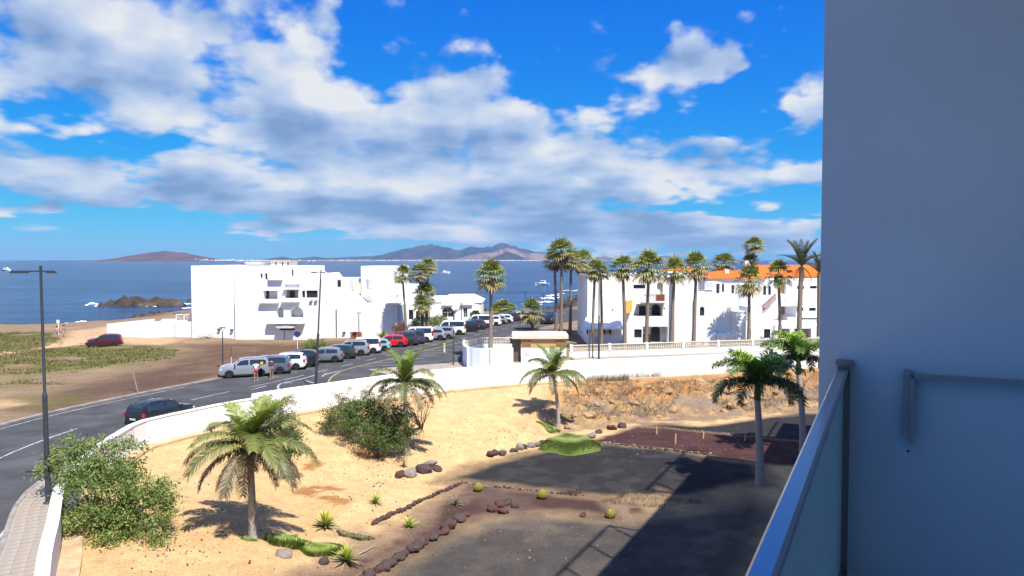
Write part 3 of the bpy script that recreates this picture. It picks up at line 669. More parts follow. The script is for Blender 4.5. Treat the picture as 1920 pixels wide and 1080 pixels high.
for _ in range(420):
    if random.random() < .55: px = random.gauss(430, 70); Y = random.uniform(6780, 6980); zz = SEA+2+max(0, random.gauss(0, 5))*(1 if px < 480 else .5); sc = 1
    elif random.random() < .5: px = random.uniform(150, 300); Y = random.uniform(6780, 6900); zz = SEA+1; sc = .7
    else: px = random.choice([random.gauss(720, 60), random.gauss(880, 40), random.gauss(960, 25), random.uniform(540, 1040)]); Y = random.uniform(10150, 10300); zz = SEA+1; sc = 1.5
    x = (px-960)/FPX*Y; w_ = random.uniform(8, 26)*sc; h_ = random.uniform(4, 8)*sc
    s.box(x, x+w_, Y, Y+12, zz-3, zz+h_)
kind(s.build('far_town', wt), 'stuff', 'scattered tiny white houses along the far shore')
# rocky islet
def rocky_mesh(name, L, Wd, humps, seed, m, nx=70, ny=34, amp=1.0, smooth=False):
    u = np.linspace(-1, 1, nx); v = np.linspace(-1, 1, ny); U, Vv = np.meshgrid(u, v); Z = np.zeros_like(U)-.9
    for cx, cy, rx, ry, h in humps: Z = np.maximum(Z, h*(1-((U-cx)/rx)**2-((Vv-cy)/ry)**2))
    Z = Z + (fbm(U*6+seed, Vv*4+seed, 5, .68)-.5)*4.6*amp*(Z > -.7) + np.round((fbm(U*11+seed, Vv*7, 3)-.5)*5)*.22*amp*(Z > -.3)
    idx = np.arange(U.size).reshape(U.shape); F = np.stack([idx[:-1, :-1].ravel(), idx[:-1, 1:].ravel(), idx[1:, 1:].ravel(), idx[1:, :-1].ravel()], 1)
    return np_mesh(name, np.stack([U.ravel()*L/2, Vv.ravel()*Wd/2, Z.ravel()], 1), F, m, None, smooth)
p = G(255, 575, SEA)
ro = link('rocky_islet', rocky_mesh('rocky_islet', 27, 13, [(-.35, 0, .42, .8, 2.5), (.05, .1, .5, .6, 1.5), (.45, .1, .45, .6, 1.9), (-.72, -.2, .3, .5, .9), (.1, -.45, .8, .4, .6)], 3, mat('islet_rock', (.060, .047, .036), .95, .2, .5, .35, ((.15, .11, .065), .8), bump=.8, bs=.8, bd=.3)), None, (p.x, p.y+7, SEA))
tag(ro, 'dark jagged rock islet in the sea left of the white apartment block', 'rock islet')
p = G(350, 566, SEA); ro = link('shore_rock', rocky_mesh('shore_rock', 14, 7, [(-.2, 0, .8, .7, .9), (.5, 0, .5, .5, .6)], 9, bpy.data.materials['islet_rock'], 30, 14), None, (p.x+4, p.y+8, SEA))
tag(ro, 'low flat dark reef beside the islet, against the apartment block', 'reef')
# surf
s = MB()
def foam(px0, px1, py, wpx, jag=.5):
    n = max(6, int((px1-px0)/3)); up = []; dn = []
    for i in range(n+1):
        px = px0+(px1-px0)*i/n; e_ = max(0, math.sin(math.pi*i/n))**.6; y_ = py+random.uniform(-jag, jag)*wpx*.5+math.sin(i*.9)*wpx*.25
        up.append(G(px, y_-wpx*e_*random.uniform(.2, .6), SEA)+Vector((0, 0, .06))); dn.append(G(px, y_+wpx*e_*random.uniform(.2, .6), SEA)+Vector((0, 0, .06)))
    s.add(up+dn, [(n+1+i, n+2+i, i+1, i) for i in range(n)])
for a in ((158, 190, 570.5, 4), (176, 186, 573, 2.5), (268, 302, 573, 3.5), (325, 360, 569.5, 3.5), (340, 360, 578, 2.5), (140, 176, 603.5, 3), (285, 300, 591, 2), (120, 150, 606, 2), 
          (1012, 1052, 559, 4), (1022, 1050, 554, 2.5), (1008, 1040, 566, 3), (1040, 1060, 551, 2), (985, 1020, 571, 2), (1050, 1110, 545, 1.2),
          (905, 940, 593, 2)): foam(*a)
kind(s.build('sea_foam', mat('foam', (.85, .87, .88), .8)), 'stuff', 'white surf around the rocks and along the shore')
def boat(label, px, py, L, rz, wake=0):
    p = G(px, py, SEA); b_ = thing('motor_boat', label, 'boat', p, rz, 'boats out on the strait')
    k_ = L/8; s = MB(); st = [(-4, 1.2, 1.2), (-1, 1.35, 1.2), (2, 1.1, 1.4), (4, .05, 1.8)]
    vs = []
    for x, hw, z in st: vs += [(x*k_, -hw*k_, z*k_), (x*k_, -hw*.5*k_, -.3), (x*k_, hw*.5*k_, -.3), (x*k_, hw*k_, z*k_)]
    fs = [(i*4+j, i*4+j+1, i*4+j+5, i*4+j+4) for i in range(3) for j in range(3)]+[(i*4+3, i*4, i*4+4, i*4+7) for i in range(3)]+[(0, 3, 2, 1)]
    s.add(vs, fs).build('hull', M['white'], b_)
    MB().slab([(-2*k_, 1.2*k_), (1.6*k_, 1.3*k_), (.8*k_, 2.7*k_), (-1.6*k_, 2.7*k_)], -.9*k_, .9*k_).build('cabin', M['white'], b_)
    MB().slab([(-1.2*k_, 1.9*k_), (1.15*k_, 1.9*k_), (.85*k_, 2.4*k_), (-1.2*k_, 2.4*k_)], -.93*k_, .93*k_).build('window', M['glassd'], b_)
    if wake:
        s = MB(); s.add([(-4*k_, -.6, .05), (-4*k_, .6, .05), (-4*k_-wake, 4, .05), (-4*k_-wake, -4, .05)], [(0, 1, 2, 3)]); s.build('wake', bpy.data.materials['foam'], b_)
boat('white motor boat heading out at the left edge of the picture', 12, 508, 13, R(-8), 14)
boat('tiny white motor boat on the sea right of the palms by the tower', 835, 513, 10, R(20))
boat('small white boat offshore near the surf, left of the tall palms', 1017, 535, 8, R(170))
# haze over the strait
USE_HAZE = True
hb = MB(); hb.box(-21500, 21500, -2500, 21500, SEA-1.5, 420)
hm = bpy.data.materials.new('sea_haze'); hm.use_nodes = True; t = NT(hm.node_tree); t.n.remove(t.n['Principled BSDF'])
pv_ = t.new('ShaderNodeVolumePrincipled'); pv_.inputs['Color'].default_value = (.46, .72, 1.0, 1); pv_.inputs['Density'].default_value = 3.4e-5; pv_.inputs['Anisotropy'].default_value = .1
t.l.new(pv_.outputs[0], t.n['Material Output'].inputs['Volume']); hm.volume_intersection_method if hasattr(hm, 'volume_intersection_method') else None
if USE_HAZE: kind(hb.build('haze', hm), 'stuff', 'thin blue haze over the strait')
# ================================================================== buildings
def sheet(s, x0, x1, z0, z1, ops, y=0.0, depth=.25, mi=0):
    """a wall face at y (looking to -y) with real openings and their reveals; ops: (x0, x1, z0, z1[, arch])"""
    xs = sorted({x0, x1, *[o[0] for o in ops], *[o[1] for o in ops]}); zs = sorted({z0, z1, *[o[2] for o in ops], *[o[3] for o in ops]})
    xs = [x for x in xs if x0 <= x <= x1]; zs = [z for z in zs if z0 <= z <= z1]
    for i in range(len(xs)-1):
        for j in range(len(zs)-1):
            cx, cz = (xs[i]+xs[i+1])/2, (zs[j]+zs[j+1])/2
            if any(o[0] < cx < o[1] and o[2] < cz < o[3] for o in ops): continue
            s.quad((xs[i], y, zs[j]), (xs[i+1], y, zs[j]), (xs[i+1], y, zs[j+1]), (xs[i], y, zs[j+1]), mi)
    for o in ops:
        a, b, c, d = o[:4]; arch = len(o) > 4 and o[4]; dp = o[5] if len(o) > 5 else depth; Y = y+dp
        if not arch:
            s.quad((a, y, d), (b, y, d), (b, Y, d), (a, Y, d), mi); zt = d
        else:
            rr = (b-a)/2; zt = d-rr; n = 10; pts = [((a+b)/2-rr*math.cos(math.pi*k/n), zt+rr*math.sin(math.pi*k/n)) for k in range(n+1)]
            for k in range(n):
                (xa, za), (xb, zb) = pts[k], pts[k+1]
                s.quad((xa, y, za), (xb, y, zb), (xb, y, d), (xa, y, d), mi); s.quad((xa, y, za), (xa, Y, za), (xb, Y, zb), (xb, y, zb), mi)
        s.quad((a, y, c), (a, y, zt), (a, Y, zt), (a, Y, c), mi); s.quad((b, y, c), (b, Y, c), (b, Y, zt), (b, y, zt), mi); s.quad((a, y, c), (a, Y, c), (b, Y, c), (b, y, c), mi)
    return s
def win(parent, x0, x1, z0, z1, y, nx=1, nz=1, fm='trim', arch=False, name='window', fw=.07):
    """frame with bars, pane behind it"""
    s = MB(); s.box(x0, x0+fw, y, y+.06, z0, z1); s.box(x1-fw, x1, y, y+.06, z0, z1); s.box(x0+fw, x1-fw, y, y+.06, z0, z0+fw); s.box(x0+fw, x1-fw, y, y+.06, z1-fw, z1)
    for i in range(1, nx):
        x = x0+(x1-x0)*i/nx; s.box(x-fw*.35, x+fw*.35, y+.005, y+.055, z0+fw, z1-fw)
    for i in range(1, nz):
        z = z0+(z1-z0)*i/nz; s.box(x0+fw, x1-fw, y+.008, y+.05, z-fw*.35, z+fw*.35)
    f_ = s.build(name, M[fm], parent)
    MB().box(x0+fw*.5, x1-fw*.5, y+.065, y+.085, z0+fw*.5, z1-fw*.5).build('pane', M['glassd'], f_)
    return f_
def panel(parent, name, x0, x1, z0, z1, y, m, th=.06): return MB().box(x0, x1, y, y+th, z0, z1).build(name, M[m] if isinstance(m, str) else m, parent)
def rails(parent, name, x0, x1, z0, z1, y, m, step=.14, th=.05):
    s = MB(); s.box(x0, x1, y, y+th, z1-.07, z1); s.box(x0, x1, y, y+th, z0, z0+.05); x = x0
    while x <= x1: s.box(x, x+.045, y+.005, y+th-.005, z0+.05, z1-.07); x += step
    return s.build(name, M[m], parent)
def mass(parent, x0, x1, y0, y1, z0, z1, ops=(), m='white', name='wall', parapet=.0, depth=.25):
    """a block with an open front face (openings), closed sides, back and roof"""
    s = MB(); sheet(s, x0, x1, z0, z1, list(ops), y0, depth)
    s.quad((x1, y0, z0), (x1, y1, z0), (x1, y1, z1), (x1, y0, z1)); s.quad((x0, y1, z0), (x0, y0, z0), (x0, y0, z1), (x0, y1, z1)); s.quad((x1, y1, z0), (x0, y1, z0), (x0, y1, z1), (x1, y1, z1))
    zr = z1-parapet
    if parapet:
        w_ = .2; s.quad((x0+w_, y0+w_, zr), (x1-w_, y0+w_, zr), (x1-w_, y1-w_, zr), (x0+w_, y1-w_, zr))
        ring = [(x0, y0), (x1, y0), (x1, y1), (x0, y1)]; inn = [(x0+w_, y0+w_), (x1-w_, y0+w_), (x1-w_, y1-w_), (x0+w_, y1-w_)]
        for i in range(4):
            j = (i+1) % 4; s.quad((*ring[i], z1), (*ring[j], z1), (*inn[j], z1), (*inn[i], z1)); s.quad((*inn[j], z1), (*inn[j], zr), (*inn[i], zr), (*inn[i], z1))
    else: s.quad((x0, y0, z1), (x1, y0, z1), (x1, y1, z1), (x0, y1, z1))
    return s.build(name, M[m], parent)
# ---------------------------------------------------------------- white apartment block by the sea
YA = 100.0; KA = FPX/YA; oA = Vector((xat(358, YA), YA, 0))
ap = thing('apartment_block', 'large white apartment block with a blank wall facing the dirt lot', 'building', oA)
qx = lambda px: (px-358)/KA
qz = lambda py: zat(py, YA)
def Q(a, b, c, d, arch=False, dp=.25): return (qx(a), qx(b), qz(d), qz(c), arch, dp)
ops = [Q(494, 521, 545, 561, dp=1.3), Q(535, 560, 543, 559, dp=1.3), Q(567, 572.5, 545, 557.5, dp=.18), Q(575, 596, 544.5, 558, dp=.18), Q(519, 532, 576, 596, True, 1.1), Q(544, 569, 575, 595, True, 1.1), Q(524, 552, 611, 619, dp=.9),
       Q(489.5, 493, 513, 522, dp=.3), Q(498, 502, 512.5, 524, dp=.3)]  # last two: slits cut to imitate thin slanted shadows on the wall
mass(ap, 0, qx(440), 0, 15, -.6, qz(498), parapet=.5)
mass(ap, qx(440)+.02, qx(598), -.28, 15, -.6, qz(525.5), ops[:7])
mass(ap, qx(440)+.02, qx(556), -.281, 15, qz(525.5)+.002, qz(499), ops[7:], parapet=.5, name='upper_wall')
MB().slab([(qx(556)+.01, qz(525.5)+.003), (qx(598), qz(525.5)+.003), (qx(596), qz(522)), (qx(586), qz(517)), (qx(566), qz(502)), (qx(556)+.01, qz(501))], -.27, 9).build('sloping_roof', M['white'], ap)
MB().box(qx(549), qx(551), -.36, -.285, qz(516), qz(505)).build('wall_pipe', M['metal'], ap)
MB().slab([(qx(506), qz(512)), (qx(512), qz(506)), (qx(526), qz(506)), (qx(531), qz(525)), (qx(506), qz(525))][::-1], -.75, -.285).build('stepped_gable', M['white'], ap)
MB().slab([(qx(537), qz(526)), (qx(563), qz(526)), (qx(563), qz(533)), (qx(537), qz(533))][::-1], -.55, -.29).build('stepped_gable', M['white'], ap)
mass(ap, qx(598)+.02, qx(655), -.05, 12, -.6, qz(523.5), [Q(632.5, 639, 525, 538, dp=.2)], parapet=.4)
win(ap, qx(632.5), qx(639), qz(538), qz(525), .09, 2, 5)
s = MB(); s.slab([(qx(598.3), qz(523)), (qx(598.3), qz(513)), (qx(606), qz(523))], 3, 11.5); s.build('sloping_parapet', M['white'], ap)
# lower wing whose parapet steps down to the street
s = MB(); s.slab([(qx(655)+.02, -.6), (qx(745), -.6), (qx(745), qz(568)), (qx(698), qz(568)), (qx(655)+.02, qz(543))], -.02, .28); s.build('wing_wall', M['white'], ap)
for k in range(3):
    s = MB(); x = qx(677)+k*.36; s.slab([(x, qz(553.5)), (x+.12, qz(553.5)), (x+1.02, qz(566.5)), (x+.90, qz(566.5))], -.05, -.021); s.build('drain_slot', M['dark'], ap)
mass(ap, qx(655)+.03, qx(752), .3, 12, -.6, qz(572))
mass(ap, qx(661), qx(742), 5.5, 13, 0, qz(499.5), [(qx(676), qx(678), qz(512), qz(510))], parapet=.4, name='tower_wall')
mass(ap, qx(690), qx(738), 2.2, 5.4, 0, qz(543), name='terrace_wall', parapet=.25)
mass(ap, qx(738)+.02, qx(782), 4.5, 11, -.6, qz(537), [(qx(757), qx(766), qz(604), qz(585)), (qx(771), qx(778), qz(604), qz(588))], parapet=.4, name='end_wing_wall')
win(ap, qx(757), qx(766), qz(604), qz(585), 4.7, 2, 1); win(ap, qx(771), qx(778), qz(604), qz(588), 4.7, 1, 2)
rails(ap, 'balcony_railing', qx(727), qx(750), qz(566), qz(554.5), .32, 'metal', .35)
MB().box(qx(724), qx(752), -.8, .27, qz(568)-.2, qz(568)-.02).build('balcony_slab', M['white'], ap)
MB().lathe([(.55, 0), (.6, .1), (.6, 1.3), (.5, 1.5), (.2, 1.55)], 14).build('water_tank', M['greyw'], ap, 20, (qx(686), 3.2, qz(543)))
MB().box(qx(659), qx(672), 1.2, 2.4, qz(543)-.6, qz(531)).build('roof_hut', M['cream'], ap)
# loggia backs, doors and windows
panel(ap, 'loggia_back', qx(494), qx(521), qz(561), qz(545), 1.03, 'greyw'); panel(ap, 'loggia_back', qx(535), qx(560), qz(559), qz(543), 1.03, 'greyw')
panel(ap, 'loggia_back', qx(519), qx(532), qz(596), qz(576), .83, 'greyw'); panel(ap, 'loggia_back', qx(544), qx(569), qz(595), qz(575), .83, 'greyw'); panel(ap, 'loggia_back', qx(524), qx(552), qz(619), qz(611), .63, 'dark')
win(ap, qx(495), qx(499), qz(561), qz(546), .94); win(ap, qx(539), qx(548), qz(559), qz(546), .94, 2)
win(ap, qx(567), qx(572.5), qz(557.5), qz(545), -.12); win(ap, qx(575), qx(589), qz(558), qz(544.5), -.12, 2); win(ap, qx(589), qx(596), qz(558), qz(544.5), -.12, 1)
MB().box(qx(533), qx(562), -.75, -.285, qz(542.5), qz(541)).build('lintel_shelf', M['white'], ap)
s = MB(); s.slab([(qx(494), qz(545)), (qx(522), qz(545)), (qx(522), qz(547)), (qx(514), qz(561.2)), (qx(494), qz(561.2))][::-1], .2, .21) if False else None
for a, b in ((507, 568), (536, 570)): pass
s = MB(); s.box(qx(503), qx(572), -1.1, -.285, qz(606), qz(597)); s.build('balcony_parapet', M['white'], ap)
s = MB(); s.box(qx(489), qx(524), -.85, -.285, qz(568), qz(561.5)); s.build('balcony_parapet', M['white'], ap)
s = MB(); s.box(qx(530), qx(563), -.85, -.285, qz(566), qz(559.5)); s.build('balcony_parapet', M['white'], ap)
s = MB(); s.slab([(qx(520), qz(611)), (qx(524), qz(614)), (qx(552), qz(614)), (qx(556), qz(611.5)), (qx(538), qz(609.5))], -1.2, -.29); s.build('awning', M['greyw'], ap)
MB().tube([(qx(536), -1.0, 0), (qx(536), -1.0, qz(614))], .06).build('awning_post', M['metal'], ap)
for a, c in ((407, 616), (431, 617), (642, 622)): MB().box(qx(a), qx(a+5), -.34, -.045 if a > 600 else -.002 if a < 440 else -.3, qz(c+2.3), qz(c)).build('vent', M['metal'], ap)
for a in (582, 591): MB().box(qx(a), qx(a+5), -.62, -.285, qz(563.5), qz(560)).build('air_conditioner', M['greyw'], ap)
MB().box(qx(440)+.002, qx(440)+.05, -.30, -.281, 0, qz(570)).build('shade_line_strip', M['metal'], ap)  # dark strip added to draw a vertical shade line on the facade
MB().tube([(qx(630), -.12, 0), (qx(630), -.12, qz(580))], .06, 8).build('shade_line_tube', M['metal'], ap)  # dark tube added to draw the second vertical shade line
# roof clutter: stair heads, parapets, tanks, aerials
MB().box(qx(435), qx(466), 5, 9, qz(499), qz(493.5)).build('roof_hut', M['white2'], ap); MB().box(qx(433), qx(468), 4.8, 9.2, qz(493.5)+.002, qz(492)).build('roof_hut_slab', M['cream'], ap)
MB().box(qx(481), qx(517), 6, 10, qz(499), qz(490.5)).build('roof_hut', M['white2'], ap); MB().box(qx(479), qx(520), 5.8, 10.2, qz(490.5)+.002, qz(488.7)).build('roof_hut_slab', M['tan'], ap)
for a in (490, 503, 514): MB().box(qx(a), qx(a+2), 5.93, 5.995, qz(499), qz(492)).build('doorway', M['dark'], ap)
for a in (439, 444, 552): MB().tube([(qx(a), 3, qz(499)), (qx(a), 3, qz(489))], .03, 5).build('aerial', M['metal'], ap)
# garden wall to the left, with a terrace and its railing
gw = thing('garden_wall', 'low white garden wall running left from the apartment block', 'wall', (0, 0, 0))
pA = Vector((xat(198, 104), 104, 0)); pB = Vector((xat(357, 100.5), 100.5, 0)); dr = (pB-pA); ln = dr.length; gw.location = pA; gw.rotation_euler = (0, 0, math.atan2(dr.y, dr.x))
zt = lambda f, py: A(198+159*f, py, 104-3.5*f).z
s = MB(); s.slab([(0, -1.2), (ln, -1.2), (ln, zt(1, 603)), (ln*.83, zt(.83, 603)), (ln*.81, zt(.81, 598)), (ln*.66, zt(.66, 598)), (ln*.64, zt(.64, 602)), (ln*.17, zt(.17, 606)), (ln*.17, zt(.17, 610)), (ln*.11, zt(.11, 610)), (ln*.11, zt(.11, 605.5)), (0, zt(0, 607))], 0, .25); s.build('wall_body', M['white'], gw)
MB().box(.02, .28, .252, 9, -1.2, zt(0, 607)-.02).build('return_wall', M['white'], gw)
MB().box(ln*.8, ln*.83, -.04, -.002, -.5, zt(1, 603)).build('gate_post', M['white2'], gw)
tr_ = thing('terrace_railing', 'white terrace railing with posts between the garden wall and apartment block', 'railing', (xat(328, 104), 104, 0))
zA_, zB_ = zat(603, 104), zat(589, 104); w_ = xat(357, 104)-xat(328, 104)
for x in (0, w_*.5, w_-.1): MB().box(x, x+.12, 0, .12, -.4, zB_).build('post', M['white'], tr_)
MB().box(.121, w_-.1, 0, .1, zB_-.12, zB_-.001).build('rail', M['white'], tr_); MB().box(.121, w_-.1, .01, .09, zA_-.1, zA_+.2).build('rail', M['white'], tr_)
MB().tube([(.3, .05, zB_-.2), (w_*.3, .05, zA_+.3), (w_*.6, .05, zB_-.3), (w_*.9, .05, zA_+.3)], .05, 6).build('brace', M['greyw'], tr_)
s = MB().box(xat(320, 107), xat(357, 107), 107, 112, -3, zat(606, 107)); tag(s.build('terrace_block', M['white2']), 'small white terrace block behind the terrace railing', 'terrace')
# red brick pier and garden wall at the block's right foot
bm = mat('brick_red', (.42, .15, .09), .9, .2, .2, 5)
bw = thing('brick_wall', 'short salmon brick wall at the foot of the apartment block', 'wall', (xat(655, 97), 97, 0)); bme = MB().box(0, .23, 0, .24, 0, .09).mesh('brick', bm)
for rr in range(11):
    for k in range(6):
        o = link('brick', bme, bw, (k*.25+(rr % 2)*.12, random.uniform(-.01, .01), rr*.10))
# ---------------------------------------------------------------- white bungalow with the arched window
YB = 125.0; KB = FPX/YB; bu = thing('bungalow', 'single-storey white bungalow with an arched window behind the parked cars', 'building', (xat(806, YB), YB, 0))
bx = lambda px: (px-806)/KB
bz = lambda py: zat(py, YB)
bops = [(bx(828), bx(850), bz(595), bz(576), True, .3), (bx(868.5), bx(876), bz(595), bz(577), False, .3)]
mass(bu, 0, bx(902), 0, 12, -.3, bz(567), bops)
s = MB(); zr = bz(567)+.004; s.add([(bx(828), .6, zr), (bx(902)+.25, -.25, zr), (bx(902)+.25, 12.2, zr), (bx(828), 12.2, zr), (bx(834), 1.0, bz(556.5)), (bx(884), 1.5, bz(556)), (bx(884), 10, bz(556)), (bx(834), 10, bz(556.5))],
      [(0, 1, 5, 4), (1, 2, 6, 5), (2, 3, 7, 6), (3, 0, 4, 7), (4, 5, 6, 7)]); s.build('roof', M['white'], bu)
s = MB(); s.box(-.2, bx(829), -.1, 9, bz(567)+.003, bz(559)); s.build('parapet', M['white'], bu)
win(bu, bx(828), bx(850), bz(595), bz(576), .22, 2, 2, 'white'); win(bu, bx(868.5), bx(876), bz(595), bz(577), .22, 2, 3, 'greyw')
MB().box(bx(828), bx(848), -.35, -.003, bz(573), bz(571.5)).build('window_hood', M['greyw'], bu); MB().box(bx(863), bx(886), -.35, -.003, bz(572), bz(570)).build('window_hood', M['greyw'], bu)
MB().box(bx(902)+.01, bx(904.5), -.1, 1.0, -.3, bz(567)-.1).build('corner_pier', M['cream'], bu)
MB().box(bx(815), bx(900), -3.0, -2.8, -.3, .9).build('front_garden_wall', M['white'], bu)
# ---------------------------------------------------------------- right-hand white complex
YR = 94.0; KR = FPX/YR; r1 = thing('holiday_apartments', 'white apartments with arched loggias and brown balcony behind the palm row', 'building', (xat(1100, YR), YR, 0))
rx = lambda px: (px-1100)/KR
rz = lambda py: zat(py, YR)
def Q1(a, b, c, d, arch=False, dp=.25): return (rx(a), rx(b), rz(d), rz(c), arch, dp)
mass(r1, 0, rx(1166), -1.0, 13, -.3, rz(516), parapet=.3)
ops = [Q1(1188, 1210, 534, 541, dp=.2), Q1(1232, 1243.5, 529, 553, True, .5), Q1(1188, 1243, 570, 593, dp=1.4), Q1(1190, 1204, 617.5, 633, dp=.2), Q1(1206, 1253, 612.5, 643, dp=1.4)]
mass(r1, rx(1166)+.02, rx(1262), 0, 13, -.3, rz(515), ops, parapet=.3)
mass(r1, rx(1262)+.02, rx(1306), -.9, 13, -.3, rz(512), parapet=.3)
win(r1, rx(1188), rx(1210), rz(541), rz(534), .1, 3); win(r1, rx(1190), rx(1204), rz(633), rz(617.5), .1, 4, 2)
panel(r1, 'niche_back', rx(1232), rx(1243.5), rz(553), rz(529), .45, 'cream')
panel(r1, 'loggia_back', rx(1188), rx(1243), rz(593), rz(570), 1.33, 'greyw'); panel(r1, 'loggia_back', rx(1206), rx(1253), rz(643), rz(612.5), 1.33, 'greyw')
win(r1, rx(1202), rx(1214), rz(593), rz(575), 1.24, 2); 
for a, b, c, d in ((1226, 1241.5, 572, 593), (1225, 1242, 613.5, 643)):
    s = MB(); n = 10; rr_ = (rx(b)-rx(a))/2; cx_ = (rx(a)+rx(b))/2; zc_ = rz(c)-rr_
    s.slab([(rx(a), rz(d)), (rx(b), rz(d))]+[(cx_+rr_*math.cos(math.pi*k/n), zc_+rr_*math.sin(math.pi*k/n)) for k in range(n+1)], 1.27, 1.32); s.build('arched_door', M['dark'], r1)
MB().slab([(rx(1187.6), rz(570)), (rx(1187.6), rz(593)), (rx(1194), rz(570))][::-1], .02, .24).build('sloping_jamb', M['white'], r1)
rails(r1, 'balcony_railing', rx(1206), rx(1228), rz(564), rz(552), -.6, 'wood', .2); MB().box(rx(1228)+.05, rx(1245), -.6, -.52, rz(564), rz(551.5)).build('balcony_board', M['wood'], r1)
MB().box(rx(1204), rx(1247), -.65, -.003, rz(567), rz(564)-.003).build('balcony_slab', M['white'], r1)
MB().box(rx(1206), rx(1222), .3, .36, rz(643), rz(627)).build('low_screen', M['dark'], r1)
for a, c in ((1146, 579), (1207, 619), (1214, 619), (1244, 620), (1245, 577), (1219, 577)): MB().box(rx(a), rx(a+2.5), -1.06 if a < 1166 else -.05, -1.002 if a < 1166 else -.002, rz(c+2), rz(c)).build('wall_lamp', M['trim'], r1)
s = MB(); s.add([(rx(1171), -.02, rz(586)), (rx(1183), -.02, rz(583)), (rx(1186.5), -.02, rz(562)), (rx(1174), -.02, rz(564)), (rx(1171), -1.1, rz(587)), (rx(1182), -1.1, rz(584)), (rx(1185.5), -.5, rz(562.5)), (rx(1174), -.5, rz(564))],
   [(4, 5, 6, 7), (0, 3, 2, 1), (5, 1, 2, 6), (4, 0, 1, 5), (7, 6, 2, 3), (4, 7, 3, 0)]); s.build('porch_roof', M['orange'], r1)
# street-side annex under a sloping roof
an = thing('annex', 'low white annex with a sloping shaded roof at the corner of the holiday apartments', 'building', (xat(1104, 91), 91, 0))
ax_ = lambda px: (px-1104)/(FPX/91)
az_ = lambda py: zat(py, 91)
MB().box(0, ax_(1166), 0, 1.9, -.3, az_(616)).build('wall', M['white'], an)
s = MB(); s.add([(ax_(1088), -1.3, az_(614)), (ax_(1166), -1.3, az_(614)), (ax_(1166), 1.9, az_(596)), (ax_(1103), 1.9, az_(596)), (ax_(1088), -1.3, az_(616)), (ax_(1166), -1.3, az_(616)), (ax_(1166), 1.9, az_(598)), (ax_(1103), 1.9, az_(598))],
   [(0, 1, 2, 3), (7, 6, 5, 4), (0, 4, 5, 1), (1, 5, 6, 2), (3, 7, 4, 0), (2, 6, 7, 3)]); s.build('roof', M['white'], an)
for a in (1100, 1132, 1143): MB().slab([(ax_(a), az_(617)), (ax_(a)+.12, az_(617)), (ax_(a)+.12, az_(627)), (ax_(a), az_(624))], -.8, -.003).build('roof_bracket', M['dark'], an)
MB().box(ax_(1110), ax_(1124), -.03, -.003, -.2, az_(632)).build('shutter', M['greyw'], an)
# stair wing
r2 = thing('stair_wing', 'lower white wing with one small arched window and a roof terrace', 'building', (xat(1306, 92.5), 92.5, 0))
sx_ = lambda px: (px-1306)/(FPX/92.5)
sz_ = lambda py: zat(py, 92.5)
mass(r2, .02, sx_(1372), 0, 10, -.3, sz_(550), [(sx_(1313), sx_(1321.5), sz_(592), sz_(575), True, .25)], parapet=.5)
panel(r2, 'window', sx_(1313), sx_(1321.5), sz_(592), sz_(575), .2, 'glassd')
mass(r2, sx_(1372)+.02, sx_(1398), -.4, 8, -.3, sz_(584), parapet=.3); mass(r2, sx_(1340), sx_(1371), -1.6, -.02, -.3, sz_(625), name='stair_wall')
s = MB(); s.slab([(sx_(1318), -.3), (sx_(1340)-.02, -.3), (sx_(1340)-.02, sz_(622)), (sx_(1318), sz_(640))], -1.2, -.03); s.build('stair_flank', M['white'], r2)
MB().box(sx_(1352), sx_(1358), 2, 4, sz_(550)-.4, sz_(533)).build('terrace_door', M['dark'], r2); MB().box(sx_(1345), sx_(1362), 2.05, 6, sz_(550)-.45, sz_(530)).build('roof_hut', M['white'], r2)
MB().box(sx_(1308), sx_(1340), 1.0, 1.1, sz_(547), sz_(545)).build('terrace_rail', M['metal'], r2)
for k in range(4): MB().lathe([(.18, 0), (.25, .3), (.2, .5)], 8).build('plant_pot', M['cream'], r2, 20, (sx_(1315+k*7), .5, sz_(550)-.45))
# rear houses with orange tiled roofs
YT = 116.0; KT = FPX/YT; r3 = thing('tiled_roof_house', 'long white house under bright orange tiled hip roofs', 'building', (xat(1330, YT), YT, 0))
tx = lambda px: (px-1330)/KT
tz = lambda py: zat(py, YT)
def Q3(a, b, c, d, arch=False, dp=.2): return (tx(a), tx(b), tz(d), tz(c), arch, dp)
ops = [Q3(1431.5, 1437, 536, 553, True), Q3(1441, 1446, 536, 553, True), Q3(1372, 1377, 534, 550, True), Q3(1354, 1358, 532, 549), Q3(1463, 1474, 531, 551, dp=.8), Q3(1495, 1508, 536, 542), Q3(1519, 1532, 536, 541), Q3(1495, 1508, 577, 583), Q3(1518, 1531, 577, 583),
       Q3(1463, 1474, 573, 590, dp=.8), Q3(1428, 1438, 577, 594), Q3(1436, 1445, 618, 634), Q3(1402, 1409, 618, 634)]
mass(r3, 0, tx(1580), 0, 10, -.3, tz(521), ops)
for o in ops:
    if o[5] < .5: win(r3, o[0], o[1], o[2], o[3], .12, 2 if o[1]-o[0] > .7 else 1, 1)
    else: panel(r3, 'recess_back', o[0], o[1], o[2], o[3], .74, 'tan')
